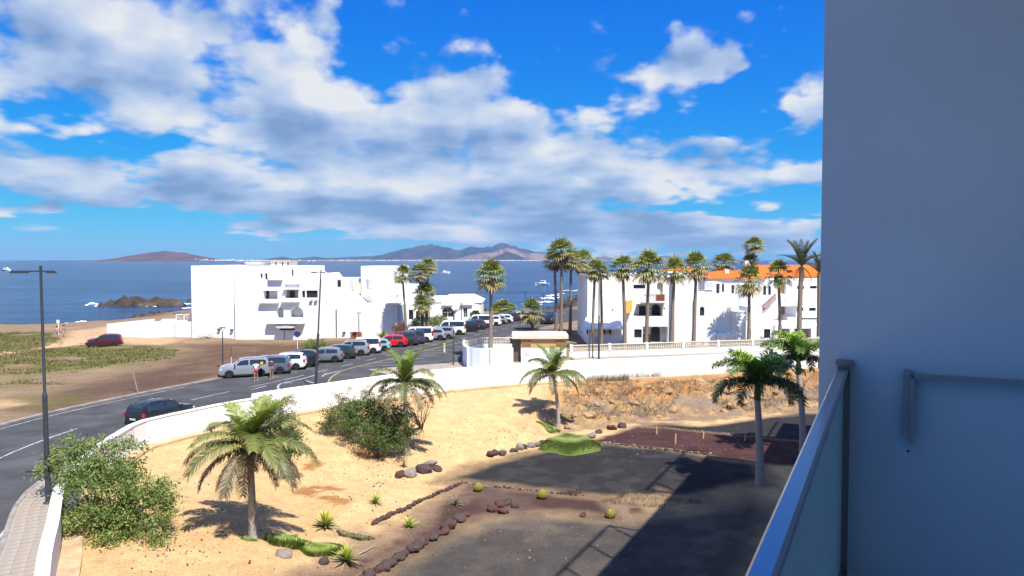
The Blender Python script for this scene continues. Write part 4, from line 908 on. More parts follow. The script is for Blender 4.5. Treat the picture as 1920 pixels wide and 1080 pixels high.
def hiproof(x0, x1, y0, y1, z0, z1, inset, ov=.35, ridge_y=.5, name='roof'):
    s = MB(); a, b, c, d = x0-ov, x1+ov, y0-ov, y1+ov; ym = c+(d-c)*ridge_y
    s.add([(a, c, z0), (b, c, z0), (b, d, z0), (a, d, z0), (a+inset, ym, z1), (b-inset, ym, z1), (a, c, z0-.12), (b, c, z0-.12), (b, d, z0-.12), (a, d, z0-.12)],
          [(0, 1, 5, 4), (1, 2, 5), (2, 3, 4, 5), (3, 0, 4), (0, 6, 7, 1), (1, 7, 8, 2), (2, 8, 9, 3), (3, 9, 6, 0), (9, 8, 7, 6)])
    o = s.build(name, M['roof'], r3)
    # ribs of tiles down the front slope
    sl_ = (Vector((a+inset, ym, z1))-Vector((a+inset, c, z0))); n = int((b-a)/.42)
    for k in range(1, n):
        x = a+(b-a)*k/n; f_ = min(1, (x-a)/inset if inset else 1, (b-x)/inset if inset else 1)
        if f_ < .15: continue
        if 'rib' not in me_cache: me_cache['rib'] = MB().tube([(0, 0, 0), (0, 1, 0)], .085, 6).mesh('tile_rib', M['roof'])
        g = link('tile_rib', me_cache['rib'], o, (x, c, z0+.01)); L_r = sl_.length*f_; g.scale = (1, L_r, 1); g.rotation_euler = (math.atan2(z1-z0, ym-c), 0, 0)
    return o
hiproof(tx(1330), tx(1432), 0, 10, tz(521), tz(508.5), 3.0); hiproof(tx(1405), tx(1580), .6, 10.6, tz(521)+.25, tz(497.5), 2.2)
hiproof(tx(1285), tx(1345), 8, 18, tz(511), tz(500), 2.0)
MB().box(tx(1284), tx(1345), 8.2, 17.8, -.3, tz(511)).build('rear_wall', M['white'], r3)
for a, b, c, y in ((1370, 1378, 506, 3.0), (1342, 1351, 500, 9.5), (1420, 1426, 489, 6)): MB().box(tx(a), tx(b), y, y+.9, tz(521), tz(c)).build('chimney', M['white'], r3)
# balconies and outside stair on the right
MB().box(tx(1470), tx(1500), -2.6, -.003, tz(571), tz(560)).build('balcony_parapet', M['white'], r3); rails(r3, 'balcony_railing', tx(1472), tx(1490), tz(560), tz(551), -2.6, 'wood', .22)
MB().box(tx(1468), tx(1580), -2.2, -.003, tz(612), tz(593)).build('balcony_parapet', M['white'], r3); rails(r3, 'balcony_railing', tx(1495), tx(1522), tz(603), tz(593.5), -2.27, 'trim', .3)
s = MB(); s.slab([(tx(1408), tz(592)), (tx(1413), tz(592)), (tx(1446), tz(562)), (tx(1470), tz(562)), (tx(1470), tz(572)), (tx(1448), tz(572)), (tx(1416), tz(600)), (tx(1408), tz(600))][::-1], -3.2, -1.6); s.build('outside_stair', M['white'], r3)
n = 16
for k in range(n):
    f_ = k/(n-1); x = tx(1409+31*f_); z = tz(591-29*f_); MB().box(x, x+.09, -3.28, -3.21, z, z+tz(549)-tz(562)).build('stair_baluster', M['wood'], r3)
s = MB(); s.tube([(tx(1409), -3.25, tz(579)), (tx(1441), -3.25, tz(549))], .07, 6); s.build('stair_handrail', M['wood'], r3)
MB().box(tx(1396), tx(1446), -2.0, -.003, -.3, tz(600)).build('lower_wall', M['white'], r3)
win(r3, tx(1434), tx(1446)-.05, tz(634), tz(617), -2.09, 3, 1)
# ground-floor wing in front of the tiled house
r4 = thing('ground_floor_wing', 'long low white wing with shaded porch below the tiled house', 'building', (xat(1399, 99), 99, 0))
gx_ = lambda px: (px-1399)/(FPX/99)
gz_ = lambda py: zat(py, 99)
mass(r4, 0, gx_(1456), 0, 9, -.3, gz_(601), [(gx_(1402), gx_(1410), gz_(634), gz_(617), False, .2), (gx_(1434), gx_(1446), gz_(634), gz_(617), False, .2)], parapet=.4)
win(r4, gx_(1402), gx_(1410), gz_(634), gz_(617), .12, 2, 2); win(r4, gx_(1434), gx_(1446), gz_(634), gz_(617), .12, 3, 1)
mass(r4, gx_(1456)+.02, gx_(1580), .6, 9, -.3, gz_(611), [(gx_(1464), gx_(1486), gz_(640), gz_(617), False, 1.4), (gx_(1494), gx_(1526), gz_(640), gz_(617), False, 1.4)], parapet=.3)
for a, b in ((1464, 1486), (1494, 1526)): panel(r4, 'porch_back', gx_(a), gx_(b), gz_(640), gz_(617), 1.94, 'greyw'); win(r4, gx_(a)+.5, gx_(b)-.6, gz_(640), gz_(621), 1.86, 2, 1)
mass(r4, gx_(1416), gx_(1440), 2.0, 7, gz_(601), gz_(578), name='stair_head_wall', parapet=.2)
# ---------------------------------------------------------------- pierced-block garden wall
lw0 = Vector(G(1068, 672, 0).xy)+Vector((0, 1)); lw0 = Vector((xat(1068, 79.5), 79.5)); lw1 = Vector((xat(1600, 88.5), 88.5))
lt = thing('pierced_block_wall', 'white garden wall topped with cream pierced blocks in front of the holiday apartments', 'wall', (lw0.x, lw0.y, 0), math.atan2((lw1-lw0).y, (lw1-lw0).x)); LL = (lw1-lw0).length
MB().box(0, LL, 0, .2, -.1, .62).build('wall_body', M['white2'], lt); MB().box(0, LL, -.02, .22, 1.28, 1.36).build('coping', M['cream'], lt)
s = MB()
for i in range(3):
    for j in range(2): 
        x, z = i*.22, j*.32; s.box(x, x+.05, .04, .16, z, z+.32); s.box(x+.051, x+.22, .045, .155, z+.27, z+.32); s.box(x+.051, x+.13, .05, .15, z+.10, z+.16)
bl = s.mesh('pierced_block', M['cream']); pm_ = MB().box(-.14, .14, -.05, .25, .622, 1.44).mesh('pier', M['white'])
x = .1; k = 0
while x < LL-.7:
    if k % 6 == 0: link('pier', pm_, lt, (x+.14, 0, 0)); x += .30
    link('pierced_block', bl, lt, (x, 0, .63)); x += .68; k += 1
# ---------------------------------------------------------------- kiosk and the white planter yard beside it
YK = 76.0; kk = FPX/YK; ki = thing('utility_kiosk', 'white utility kiosk with tan upper band and cream flat roof', 'kiosk', (xat(974, YK), YK, 0))
kx = lambda px: (px-974)/kk
kz = lambda py: zat(py, YK)
MB().box(kx(977), kx(1062), 0, 3.4, -.2, kz(653)).build('wall', M['white'], ki)
MB().box(kx(977)+.01, kx(1062)-.01, .01, 3.39, kz(653)+.002, kz(635)).build('upper_band', M['tan'], ki)
MB().box(kx(960), kx(1066), -.25, 3.7, kz(635)+.002, kz(628)).build('roof_slab', M['cream'], ki)
MB().box(kx(961), kx(976), .5, 3.0, -.2, kz(636)).build('dark_side_block', mat('dark_brown', (.13, .09, .075), .8), ki)  # dark brown block on the kiosk's left side
for a, b in ((979, 996), (1043, 1060)):
    v_ = MB().box(kx(a), kx(b), -.04, .005, kz(648), kz(638)).build('vent', mat('tan_louvre', (.45, .25, .11), .85), ki)
    for k in range(5): z = kz(647.4-k*1.9); MB().box(kx(a)+.03, kx(b)-.03, -.07, -.045, z, z+.05).build('slat', bpy.data.materials['tan_louvre'], v_)
MB().box(kx(984), kx(992), -.03, -.002, kz(666), kz(659)).build('meter_box', M['greyw'], ki)
yd = thing('planter_yard', 'curved white yard wall with pierced-block back beside the kiosk', 'wall', (0, 0, 0))
pts = [Vector((xat(870, 80), 80)), Vector((xat(869, 76), 76)), Vector((xat(876, 73), 73)), Vector((xat(900, 72.2), 72.2)), Vector((xat(930, 72.2), 72.2)), Vector((xat(962, 72.6), 72.6))]
pc = catmull(pts, .6); l_ = offset(pc, .1); r__ = offset(pc, -.1); n = len(pc); s = MB(); z1_ = zat(651, 73)
vs = [(p.x, p.y, z) for sd in (l_, r__) for z in (-.2, z1_) for p in sd]
s.add(vs, [(n+i, i, i+1, n+i+1) for i in range(n-1)]+[(2*n+i, 3*n+i, 3*n+i+1, 2*n+i+1) for i in range(n-1)]+[(n+i, n+i+1, 3*n+i+1, 3*n+i) for i in range(n-1)]+[(0, n, 3*n, 2*n), (n-1, 3*n-1, 4*n-1, 2*n-1)]); s.build('wall_body', mat('pale_blue_white', (.70, .74, .80), .85), yd)
MB().box(xat(878, 72.6)-.12, xat(878, 72.6)+.06, 72.2, 72.75, -.2, z1_+.15).build('corner_post', M['white'], yd); MB().box(xat(919, 72)-.05, xat(919, 72)+.05, 71.95, 72.0, -.2, z1_).build('wall_joint', M['greyw'], yd)
a0 = Vector((xat(872, 80.2), 80.2)); a1 = Vector((xat(900, 84), 84)); a2 = Vector((xat(960, 84), 84))
for p0, p1 in ((a0, a1), (a1, a2)):
    d_ = p1-p0; m_l = d_.length; an_ = math.atan2(d_.y, d_.x); o = MB().box(0, m_l, 0, .2, -.1, 1.0).build('back_wall', M['white2'], yd, 0, (p0.x, p0.y, 0), an_)
    x = .02
    while x < m_l-.6: q = p0+d_.normalized()*x; link('pierced_block', bl, yd, (q.x, q.y, 1.003), an_); x += .69
    MB().box(0, m_l, -.02, .22, 1.65, 1.72).build('coping', M['cream'], yd, 0, (p0.x, p0.y, 0), an_)
MB().box(xat(875, 78), xat(960, 78), 73.2, 83.5, -.1, .5).build('planter_soil', M['white2'], yd)
# ================================================================== plants
import bmesh
def qarr(cent, d1, d2, l1, l2):
    """leaf quads: centre, two in-plane directions, half sizes -> verts, faces"""
    n = len(cent); V = np.empty((n, 4, 3)); a = d1*l1[:, None]; b = d2*l2[:, None]
    V[:, 0] = cent-a; V[:, 1] = cent-b*.9+a*.1; V[:, 2] = cent+a; V[:, 3] = cent+b*.9+a*.1
    return V.reshape(-1, 3), np.arange(4*n).reshape(n, 4)
def unit(v): return v/np.maximum(1e-9, np.linalg.norm(v, axis=1, keepdims=True))
def leaf_cloud(blobs, n, size, cols, rs, droop=.3, surf=.55, clump=.35):
    """leaves gathered in clumps through the volume of several ellipsoids; returns verts, faces, colours"""
    g = np.random.default_rng(rs); vol = np.array([b[3]*b[4]*b[5] for b in blobs])**.8; pick = g.choice(len(blobs), n, p=vol/vol.sum())
    B = np.array(blobs)[pick]
    nc = max(8, n//45); cp = g.choice(len(blobs), nc, p=vol/vol.sum()); Bc = np.array(blobs)[cp]
    dirc = unit(g.normal(size=(nc, 3))); rc_ = g.random(nc)**(1/3)*(1-surf)+surf*g.random(nc)**.25
    cc = Bc[:, :3]+dirc*Bc[:, 3:6]*rc_[:, None]
    which = g.integers(0, nc, n); c = cc[which]+g.normal(size=(n, 3))*clump*np.array([1, 1, .75])
    d1 = unit(g.normal(size=(n, 3))+np.array([0, 0, -droop])); t = unit(g.normal(size=(n, 3))); d2 = unit(np.cross(d1, t))
    l = size*(.6+.8*g.random(n)); V, F = qarr(c, d1, d2, l, l*.34)
    cols = np.array(cols); mixv = (g.random(nc)[which]*.7+g.random(n)*.3); k = np.clip((mixv*(len(cols)-1)), 0, len(cols)-1.001); i = k.astype(int); f = (k-i)[:, None]
    cl = cols[i]*(1-f)+cols[i+1]*f; return V, F, np.repeat(cl, 4, 0), cc
def bush(name, label, blobs, n, size, cols, rs, base, twigs=14, group=None, twig_r=.03, **kw):
    bl = [(b[0]-base[0], b[1]-base[1], b[2]-base[2], *b[3:]) for b in blobs]
    o = thing(name, label, 'shrub', base, 0, group); V, F, cl, cc = leaf_cloud(bl, n, size, cols, rs, **kw)
    link('foliage', np_mesh('foliage', V, F, M['leafc'], cl), o)
    s = MB(); g = random.Random(rs)
    for k in range(twigs):
        e_ = Vector(cc[g.randrange(len(cc))]); m_ = e_*.5+Vector((g.uniform(-.2, .2), g.uniform(-.2, .2), g.uniform(.1, .4)))*e_.length*.3
        s.tube([(g.uniform(-.15, .15), g.uniform(-.15, .15), -.15), m_, e_], [twig_r*1.6, twig_r, twig_r*.3], 5)
    if twigs: s.build('branches', M['twig'], o)
    return o
GREEN = [(0.090, 0.154, 0.032), (0.154, 0.234, 0.050), (0.234, 0.296, 0.082), (0.342, 0.360, 0.134)]
OLIVE = [(0.081, 0.115, 0.034), (0.149, 0.176, 0.068), (0.243, 0.243, 0.115), (0.351, 0.297, 0.162)]
DARKG = [(0.034, 0.070, 0.019), (0.062, 0.109, 0.028), (0.109, 0.163, 0.043), (0.171, 0.209, 0.062)]
# ---- feather-leaved palms with drooping leaflets
def frond_mesh(L, th0, droop, nl, ll, wd, c0, c1, c2, rs, hang=.6, plume=0., fold=.25, curl=0.0):
    g = random.Random(rs); s = MB(); col = []; P = []; x = z = 0.0; n = 24; th = th0; yb = 0
    for i in range(n+1):
        P.append(Vector((x, yb, z))); f = i/n; th = th0-droop*f**1.25; st = L/n; x += math.cos(th)*st; z += math.sin(th)*st; yb += curl*f*st
    rad = [max(.006, .045*(1-i/n)**.8) for i in range(n+1)]
    s.tube(P, rad, 5); col += [mixc((.20, .20, .07), c1, min(1, 2*i/n)) for i in range(n+1) for _ in range(5)]
    for i in range(nl):
        f = .10+.90*i/(nl-1); k = f*n; i0 = min(n-1, int(k)); p = P[i0].lerp(P[i0+1], k-i0); tg = (P[i0+1]-P[i0]).normalized()
        prof_ = (math.sin(math.pi*min(1, .12+.80*f)))**.55
        for sd in (-1, 1):
            up = Vector((-tg.z, 0, tg.x)); d = (Vector((0, sd, 0))*.80+tg*(.45+.4*f)+up*(fold+plume*g.uniform(-1, 1.1))).normalized(); d = (d+Vector((g.uniform(-.13, .13), g.uniform(-.13, .13), g.uniform(-.13, .13)))).normalized()
            l = ll*prof_*g.uniform(.82, 1.12); wv = tg*wd
            m1 = p+d*l*.5; d2 = (d+Vector((0, 0, -hang*g.uniform(.7, 1.4)))).normalized(); m2 = m1+d2*l*.33; d3 = (d2+Vector((0, 0, -hang*1.3))).normalized(); e_ = m2+d3*l*.25
            s.add([p-wv*.6, p+wv*.6, m1+wv, m1-wv, m2+wv*.8, m2-wv*.8, e_], [(0, 1, 2, 3), (3, 2, 4, 5), (5, 4, 6)])
            cb = mixc(c0, c1, f*g.uniform(.5, 1.0)); ct = mixc(cb, c2, g.uniform(.2, .8)); col += [cb, cb, mixc(cb, ct, .35), mixc(cb, ct, .35), ct, ct, c2]
    s.c = col; return s.mesh('frond', M['frondc'])
def ringed_trunk(pts, r0, r1, m, n=10, rings=34, bulge=1.0):
    P = catmull([Vector(p) for p in pts], .12); s = MB(); k = len(P); rad = []
    for i in range(k):
        f = i/(k-1); r_ = r0+(r1-r0)*f; r_ += r0*.5*bulge*math.exp(-f*14); r_ *= 1+.05*(1 if i % 3 == 0 else 0); rad.append(r_)
    return s.tube(P, rad, n)
def feather_palm(label, base, crown, L, spec, r0, r1, tm='trunk', shaft=None, group='feather palms planted in the sandy plot', rz0=0.0):
    b = Vector(base); t_ = thing('feather_palm', label, 'palm tree', b, 0, group); c = Vector(crown)-b
    ringed_trunk([(0, 0, -.3), (c.x*.15, c.y*.15, c.z*.35), (c.x*.55, c.y*.55, c.z*.72), c], r0, r1, None).build('trunk', M[tm], t_, True)
    if shaft: MB().tube([c-Vector((0, 0, .06)), c+Vector((0, 0, shaft*.5)), c+Vector((0, 0, shaft))], [r1*1.15, r1*1.25, r1*.7], 10).build('crownshaft', M['shaft'], t_, True); c = c+Vector((0, 0, shaft*.85))
    for k, (azd, me, sc) in enumerate(spec):
        o = link('frond', me, t_, c+Vector((0, 0, random.uniform(-.05, .05)))); o.rotation_euler = (random.uniform(-.12, .12), 0, R(azd)); o.scale = (sc, sc, sc)
    return t_
G1, G2, G3 = (0.106, 0.163, 0.025), (0.194, 0.240, 0.055), (0.425, 0.377, 0.140)
Yg, Yl = (0.149, 0.230, 0.016), (0.270, 0.324, 0.027)
fA = [frond_mesh(3.1, R(50), R(95), 84, .72, .030, G1, G2, G3, 1, .55), frond_mesh(3.2, R(22), R(85), 84, .76, .030, G1, (.13, .125, .065), G3, 2, .7), frond_mesh(2.9, R(-8), R(70), 78, .76, .028, (.09, .095, .045), (.17, .145, .085), (.30, .24, .15), 3, .9),
      frond_mesh(2.6, R(74), R(55), 84, .62, .020, Yg, Yl, (0.240, 0.264, 0.060), 4, .25), frond_mesh(3.0, R(38), R(105), 84, .72, .030, G1, G2, G3, 5, .6, curl=.25), frond_mesh(2.4, R(-35), R(45), 60, .70, .024, (0.156, 0.138, 0.072), (0.264, 0.204, 0.120), (0.360, 0.276, 0.168), 6, .9)]
b1 = T(474, 1008); c1 = A(468, 838, b1.y)
feather_palm('nearest feather palm on the sand, its dark shadow behind it', b1, c1, 3, [(178, fA[1], 1.0), (205, fA[2], .95), (150, fA[0], 1.0), (232, fA[1], 1.0), (262, fA[2], .95), (292, fA[0], .95), (318, fA[1], 1.0), (345, fA[2], 1.0), (8, fA[1], 1.0), (35, fA[0], 1.0), (62, fA[4], 1.0), (90, fA[1], 1.0), (120, fA[4], 1.0),
     (20, fA[3], 1.05), (140, fA[3], .9), (250, fA[3], .85), (330, fA[3], 1.0), (80, fA[3], 1.0), (190, fA[5], 1.0), (280, fA[5], .95), (350, fA[5], .9), (220, fA[0], .9), (305, fA[4], .95), (15, fA[2], .95), (105, fA[2], .95), (0, fA[3], 1.0), (60, fA[3], .9)], .20, .125, 'trunkg')
fB = [frond_mesh(2.9, R(62), R(100), 76, .68, .032, G1, G2, G3, 11, .5), frond_mesh(2.9, R(25), R(95), 76, .74, .030, G1, (0.138, 0.143, 0.060), G3, 12, .75), frond_mesh(2.6, R(-5), R(75), 64, .70, .026, (0.100, 0.098, 0.040), (0.213, 0.182, 0.085), (0.350, 0.286, 0.140), 13, .95),
      frond_mesh(2.7, R(80), R(50), 80, .58, .024, (0.069, 0.137, 0.012), (0.150, 0.221, 0.020), (0.200, 0.247, 0.040), 14, .2)]
b2 = T(762, 856); c2 = A(760, 722, b2.y)
feather_palm('feather palm beside the large green shrub on the sand bank', b2, c2, 3, [(170, fB[1], 1.0), (200, fB[2], 1.0), (235, fB[2], .9), (340, fB[1], 1.0), (10, fB[1], 1.05), (310, fB[2], .95), (275, fB[1], .9), (140, fB[1], .95), (100, fB[0], 1.0), (60, fB[1], .95), (35, fB[2], 1.0),
     (150, fB[3], 1.0), (215, fB[0], 1.0), (20, fB[3], 1.1), (90, fB[3], .95), (330, fB[0], .95), (270, fB[3], .8)], .20, .10, 'trunkg')
b3 = T(1047, 797); c3 = A(1037, 702, b3.y)
feather_palm('feather palm standing against the rock bank below the white wall', b3, c3, 3, [(172, fB[1], 1.05), (195, fB[2], 1.0), (350, fB[1], 1.1), (8, fB[2], 1.05), (325, fB[1], 1.0), (220, fB[1], 1.0), (265, fB[2], .9), (295, fB[1], .95), (140, fB[0], 1.0), (50, fB[0], 1.05), (90, fB[1], 1.0), (120, fB[1], 1.0),
     (160, fB[3], 1.05), (30, fB[3], 1.05), (250, fB[0], .9), (310, fB[3], .85), (100, fB[3], .95)], .18, .10, 'trunkg')
# ---- two royal palms by the hotel
fR = [frond_mesh(2.9, R(68), R(110), 84, .66, .034, (0.062, 0.137, 0.025), (0.127, 0.221, 0.043), (0.254, 0.317, 0.085), 21, .45, .75), frond_mesh(2.9, R(28), R(115), 84, .66, .034, (0.046, 0.085, 0.025), (0.095, 0.137, 0.046), (0.212, 0.212, 0.095), 22, .6, .7), frond_mesh(2.5, R(80), R(70), 76, .60, .036, (0.127, 0.276, 0.025), (0.276, 0.445, 0.043), (0.360, 0.465, 0.085), 23, .35, .8)]
SPR = [(182, fR[1], 1.0), (160, fR[0], 1.0), (350, fR[1], 1.05), (10, fR[1], .95), (30, fR[0], 1.0), (215, fR[0], .9), (300, fR[0], .9), (110, fR[0], 1.0), (70, fR[1], 1.0), (140, fR[2], 1.0), (340, fR[0], 1.0), (200, fR[2], .95), (40, fR[2], .95), (260, fR[2], .7)]
b4 = T(1425, 908); feather_palm('nearer royal palm with a pale trunk in the hotel shadow', b4, A(1420, 748, b4.y), 3, [(a, f, s_*1.12) for a, f, s_ in SPR]+[(5, fR[1], 1.1), (175, fR[1], 1.1), (330, fR[2], 1.0), (120, fR[2], 1.0), (225, fR[1], .95), (315, fR[1], .95)], .27, .17, 'trunkg', .95, 'royal palms beside the hotel')
b5 = T(1506, 850); feather_palm('farther royal palm half hidden behind the glass railing', b5, A(1497, 700, b5.y), 3, [(a+37, f, s_*1.1) for a, f, s_ in SPR]+[(15, fR[1], 1.0), (185, fR[1], 1.0), (95, fR[2], 1.0)], .26, .16, 'trunkg', .95, 'royal palms beside the hotel')
# ---- fan palms (tall, with a skirt of dead leaves)
def fan_crown(rs, n=46, R0=1.0, pet=.95):
    g = random.Random(rs); s = MB(); col = []
    for i in range(n):
        f = i/(n-1); elv = R(86-132*f**1.05+g.uniform(-9, 9)); a = i*2.39996+g.uniform(-.25, .25); pl = pet*(.65+.5*f)*g.uniform(.85, 1.15)
        d = Vector((math.cos(a)*math.cos(elv), math.sin(a)*math.cos(elv), math.sin(elv))); sd = Vector((-math.sin(a), math.cos(a), 0)); nm = d.cross(sd)
        h = d*pl+Vector((0, 0, -.10*f)); rr = R0*g.uniform(.8, 1.1); nb = 11
        old = max(0, min(1, (f-.70)*2.6+g.uniform(-.25, .2))); cb = mixc((.15, .20, .04), (.27, .19, .08), old); ct = mixc((.34, .37, .10), (.44, .33, .18), min(1, old+.15)); 
        s.add([d*.05-sd*.02, d*.05+sd*.02, h+sd*.015, h-sd*.015], [(0, 1, 2, 3)]); col += [cb]*4
        for b in range(nb):
            th = R(-100+200*b/(nb-1)); dd = d*math.cos(th)+sd*math.sin(th); dd = (dd+nm*(.16*abs(math.sin(th))-.05)).normalized(); l = rr*(1-.18*abs(math.sin(th)))*g.uniform(.85, 1.1); wv = dd.cross(nm).normalized()*(.075*rr)
            m1 = h+dd*l*.62; e_ = m1+(dd+Vector((0, 0, -.55-.5*f))).normalized()*l*.42
            s.add([h, m1+wv, e_, m1-wv], [(0, 1, 2, 3)]); col += [cb, mixc(cb, ct, .55), ct, mixc(cb, ct, .55)]
    s.c = col; return s.mesh('crown', M['frondc'])
def skirt_mesh(rs, h=1.3, n=90, r=.45):
    g = random.Random(rs); s = MB(); col = []
    for i in range(n):
        a = g.uniform(0, 6.283); z = -g.random()*h*.6; rr = r*g.uniform(.55, 1.1)*(1+.2*z/h); p = Vector((math.cos(a)*.15, math.sin(a)*.15, z)); d = Vector((math.cos(a), math.sin(a), 0)); sd = Vector((-math.sin(a), math.cos(a), 0))
        m1 = p+d*rr+Vector((0, 0, -.18)); e_ = m1+d*g.uniform(-.15, .15)+Vector((0, 0, -g.uniform(.35, .8))); wv = sd*.09
        c = mixc((.10, .065, .035), (.27, .18, .09), g.random()); s.add([p-wv*.4, p+wv*.4, m1+wv, m1-wv, e_], [(0, 1, 2, 3), (3, 2, 4)]); col += [c]*5
    s.c = col; return s.mesh('dead_leaf_skirt', M['frondc'])
CR = [fan_crown(31), fan_crown(32, 38, 1.05), fan_crown(33, 40, .9, .9), fan_crown(34, 52, 1.05, 1.0)]; SK = [skirt_mesh(41), skirt_mesh(42, 1.0, 70, .4), skirt_mesh(43, 1.6, 110, .5)]
TM = {}
def fan_palm(label, px, py, Y, bpx=None, size=1.0, v=0, zb=0.0, r=.2, group='tall fan palms lining the street', cut=None):
    top = A(px, py, Y); base = Vector((xat(bpx if bpx else px, Y), Y, zb)); c = top-base
    t_ = thing('fan_palm', label, 'palm tree', base, 0, group)
    P = [(0, 0, -.1), (c.x*.25+.05, 0, c.z*.4), (c.x*.7, 0, c.z*.75), (c.x, 0, c.z+.1)]
    ringed_trunk(P, r, r*.62, None, 8).build('trunk', M['trunk'], t_, True)
    for nm, me in (('dead_leaf_skirt', SK[v % 3]), ('crown', CR[v % 4])):
        o = link(nm, me, t_, c+Vector((0, 0, .12 if nm == 'crown' else .05))); o.rotation_euler = (.16*math.sin(v*2.1), .16*math.cos(v*3.7), v*1.7); o.scale = (size*(1+.10*math.sin(v*1.3)), size*(1+.1*math.cos(v*2.2)), size*(1+.14*math.sin(v*5.1)))
    return t_
FP = [('fan palm leaning slightly, first of the row at the annex corner', 1116, 508, 86.5, 1110, .95), ('slender fan palm second in the row, before the annex roof', 1127, 512, 87.5, 1128, .8), ('fan palm third in the row, at the right end of the annex', 1168, 502, 86, 1172, 1.2),
      ('fan palm before the brown balcony of the holiday apartments', 1217, 502, 86.5, 1212, 1.25), ('fan palm right of the arched loggias, its trunk leaning left at the foot', 1265, 510, 86.5, 1259, 1.08), ('fan palm before the seam of the blank white wall', 1306, 500, 87, 1301, 1.15),
      ('fan palm crown rising behind the flat white roofs', 1358, 494, 128, 1357, 1.55), ('tallest fan palm, thin trunk high above the orange roof', 1414, 461, 130, 1412, 1.2), ('fan palm below the tallest one, behind the orange roof', 1407, 492, 131, 1406, 1.1), ('fan palm before the wooden outside stair', 1405, 527, 88.5, 1405, 1.25),
      ('fan palm before the orange roof, right of the outside stair', 1460, 514, 89, 1464, 1.25), ('highest fan palm of the street clump', 1053, 472, 100, 1052, 1.2), ('left fan palm of the street clump, thin pale trunk', 1040, 492, 103, 1043, 1.1), ('third fan palm of the street clump, dead leaves below', 1071, 490, 104, 1069, 1.2),
      ('right-hand fan palm of the street clump', 1092, 490, 106, 1090, 1.2), ('single fan palm standing in the white planter yard', 921, 519, 79, 919, 1.05), ('fan palm left of the pair beside the square white tower', 755, 516, 97, 760, .95), ('highest fan palm beside the square white tower', 803, 500, 99, 797, .85),
      ('fan palm crossing the highest one beside the tower', 787, 512, 97.5, 792, 1.05), ('lower fan palm with a dark crown at the end wing', 797, 553, 98.5, 801, 1.05), ('short fan palm crown drooping against the end wing', 791, 572, 97, 796, .8), ('stubby fan palm by the street behind the kiosk', 997, 585, 112, 998, 1.3)]
for i, (lb, px, py, Y, bpx, sz) in enumerate(FP): fan_palm(lb, px, py, Y, bpx, sz, i, .5 if px == 921 else 0, .24 if sz > 1 else .19)
t_ = thing('fan_palm', 'low bushy green fan palm beyond the parked cars', 'palm tree', (xat(945, 134), 134, 0), 0, 'tall fan palms lining the street')
for k, (dx_, dy_, dz_) in enumerate(((0, 0, 2.0), (1.2, .3, 1.4), (-1.3, .2, 1.3))):
    s = MB().tube([(dx_*.3, dy_*.3, -.1), (dx_*.7, dy_, dz_*.6), (dx_, dy_, dz_)], [.2, .17, .15], 7).build('trunk', M['trunk'], t_, True); o = link('crown', CR[(k+1) % 4], t_, (dx_, dy_, dz_)); o.scale = (1.05,)*3; o.rotation_euler = (0, 0, k)
# ---- date palm
fD = [frond_mesh(3.4, R(78), R(40), 60, .42, .02, (.05, .065, .03), (.09, .105, .05), (.15, .15, .08), 51, .12), frond_mesh(3.4, R(50), R(60), 60, .42, .02, (.05, .065, .03), (.09, .105, .05), (.15, .15, .08), 52, .15), frond_mesh(2.6, R(-30), R(60), 44, .38, .016, (.14, .10, .06), (.20, .15, .09), (.24, .19, .12), 53, .4)]
bd_ = Vector((xat(1500, 87), 87, 0)); cd_ = A(1503, 500, 87)
feather_palm('date palm with stiff upright fronds at the hotel wall edge', bd_, cd_, 3, [(i*27.7, fD[0 if i % 2 else 1], 1.0+.08*math.sin(i*3)) for i in range(26)]+[(i*51, fD[2], .8) for i in range(7)], .30, .25, 'trunk', None, 'feather palms planted in the sandy plot')
bd_ = Vector((xat(1538, 92), 92, 0)); feather_palm('date palm whose frond tips show past the hotel wall', bd_, A(1536, 512, 92), 3, [(i*33, fD[0 if i % 2 else 1], .9) for i in range(20)], .30, .25, 'trunk')
# small garden plants by the bungalow and the block
bd_ = Vector((xat(851, 113), 113, 0)); feather_palm('small dark feather palm before the bungalow', bd_, A(851, 590, 113), 2, [(i*36, fD[1], .55) for i in range(10)], .16, .12, 'trunk', None, 'small palms in front gardens')
dr = thing('dragon_tree', 'small dragon tree with a round head before the bungalow', 'tree', (xat(893, 116), 116, 0)); MB().tube([(0, 0, -.1), (0, 0, 1.3), (.1, 0, 1.6)], [.14, .1, .1], 7).build('trunk', M['trunkg'], dr)
V, F, cl, _ = leaf_cloud([(0, 0, 2.0, .75, .75, .5)], 500, .28, DARKG, 5, 0, .6, .12); link('crown', np_mesh('crown', V, F, M['leafc'], cl), dr)
# ---- strap-leaved rosettes
def strap(L, w_, bend, cb, ct):
    s = MB(); n = 5; x = z = 0; th = 0; P = []
    for i in range(n+1):
        f = i/n; P.append((x, z)); x += math.cos(th-bend*f)*L/n; z += math.sin(th-bend*f)*L/n
    for i, (x, z) in enumerate(P):
        hw = w_*math.sin(math.pi*(.18+.80*i/n))**.8; s.v += [(x, -hw, z), (x, 0, z-hw*.35), (x, hw, z)]
    s.f = [(i*3+j, i*3+j+1, i*3+j+4, i*3+j+3) for i in range(n) for j in range(2)]; s.m = [0]*len(s.f); s.c = [mixc(cb, ct, i/n) for i in range(n+1) for _ in range(3)]
    return s.mesh('leaf', M['frondc'])
AG = [strap(1.0, .055, .5, (0.121, 0.173, 0.041), (0.344, 0.405, 0.061)), strap(1.0, .055, .25, (0.203, 0.284, 0.041), (0.608, 0.648, 0.101)), strap(1.0, .05, .8, (0.101, 0.121, 0.061), (0.446, 0.385, 0.203))]
DRY = [strap(1.0, .05, .6, (.16, .14, .07), (.34, .28, .16)), strap(1.0, .045, .3, (.20, .19, .08), (.38, .33, .18))]
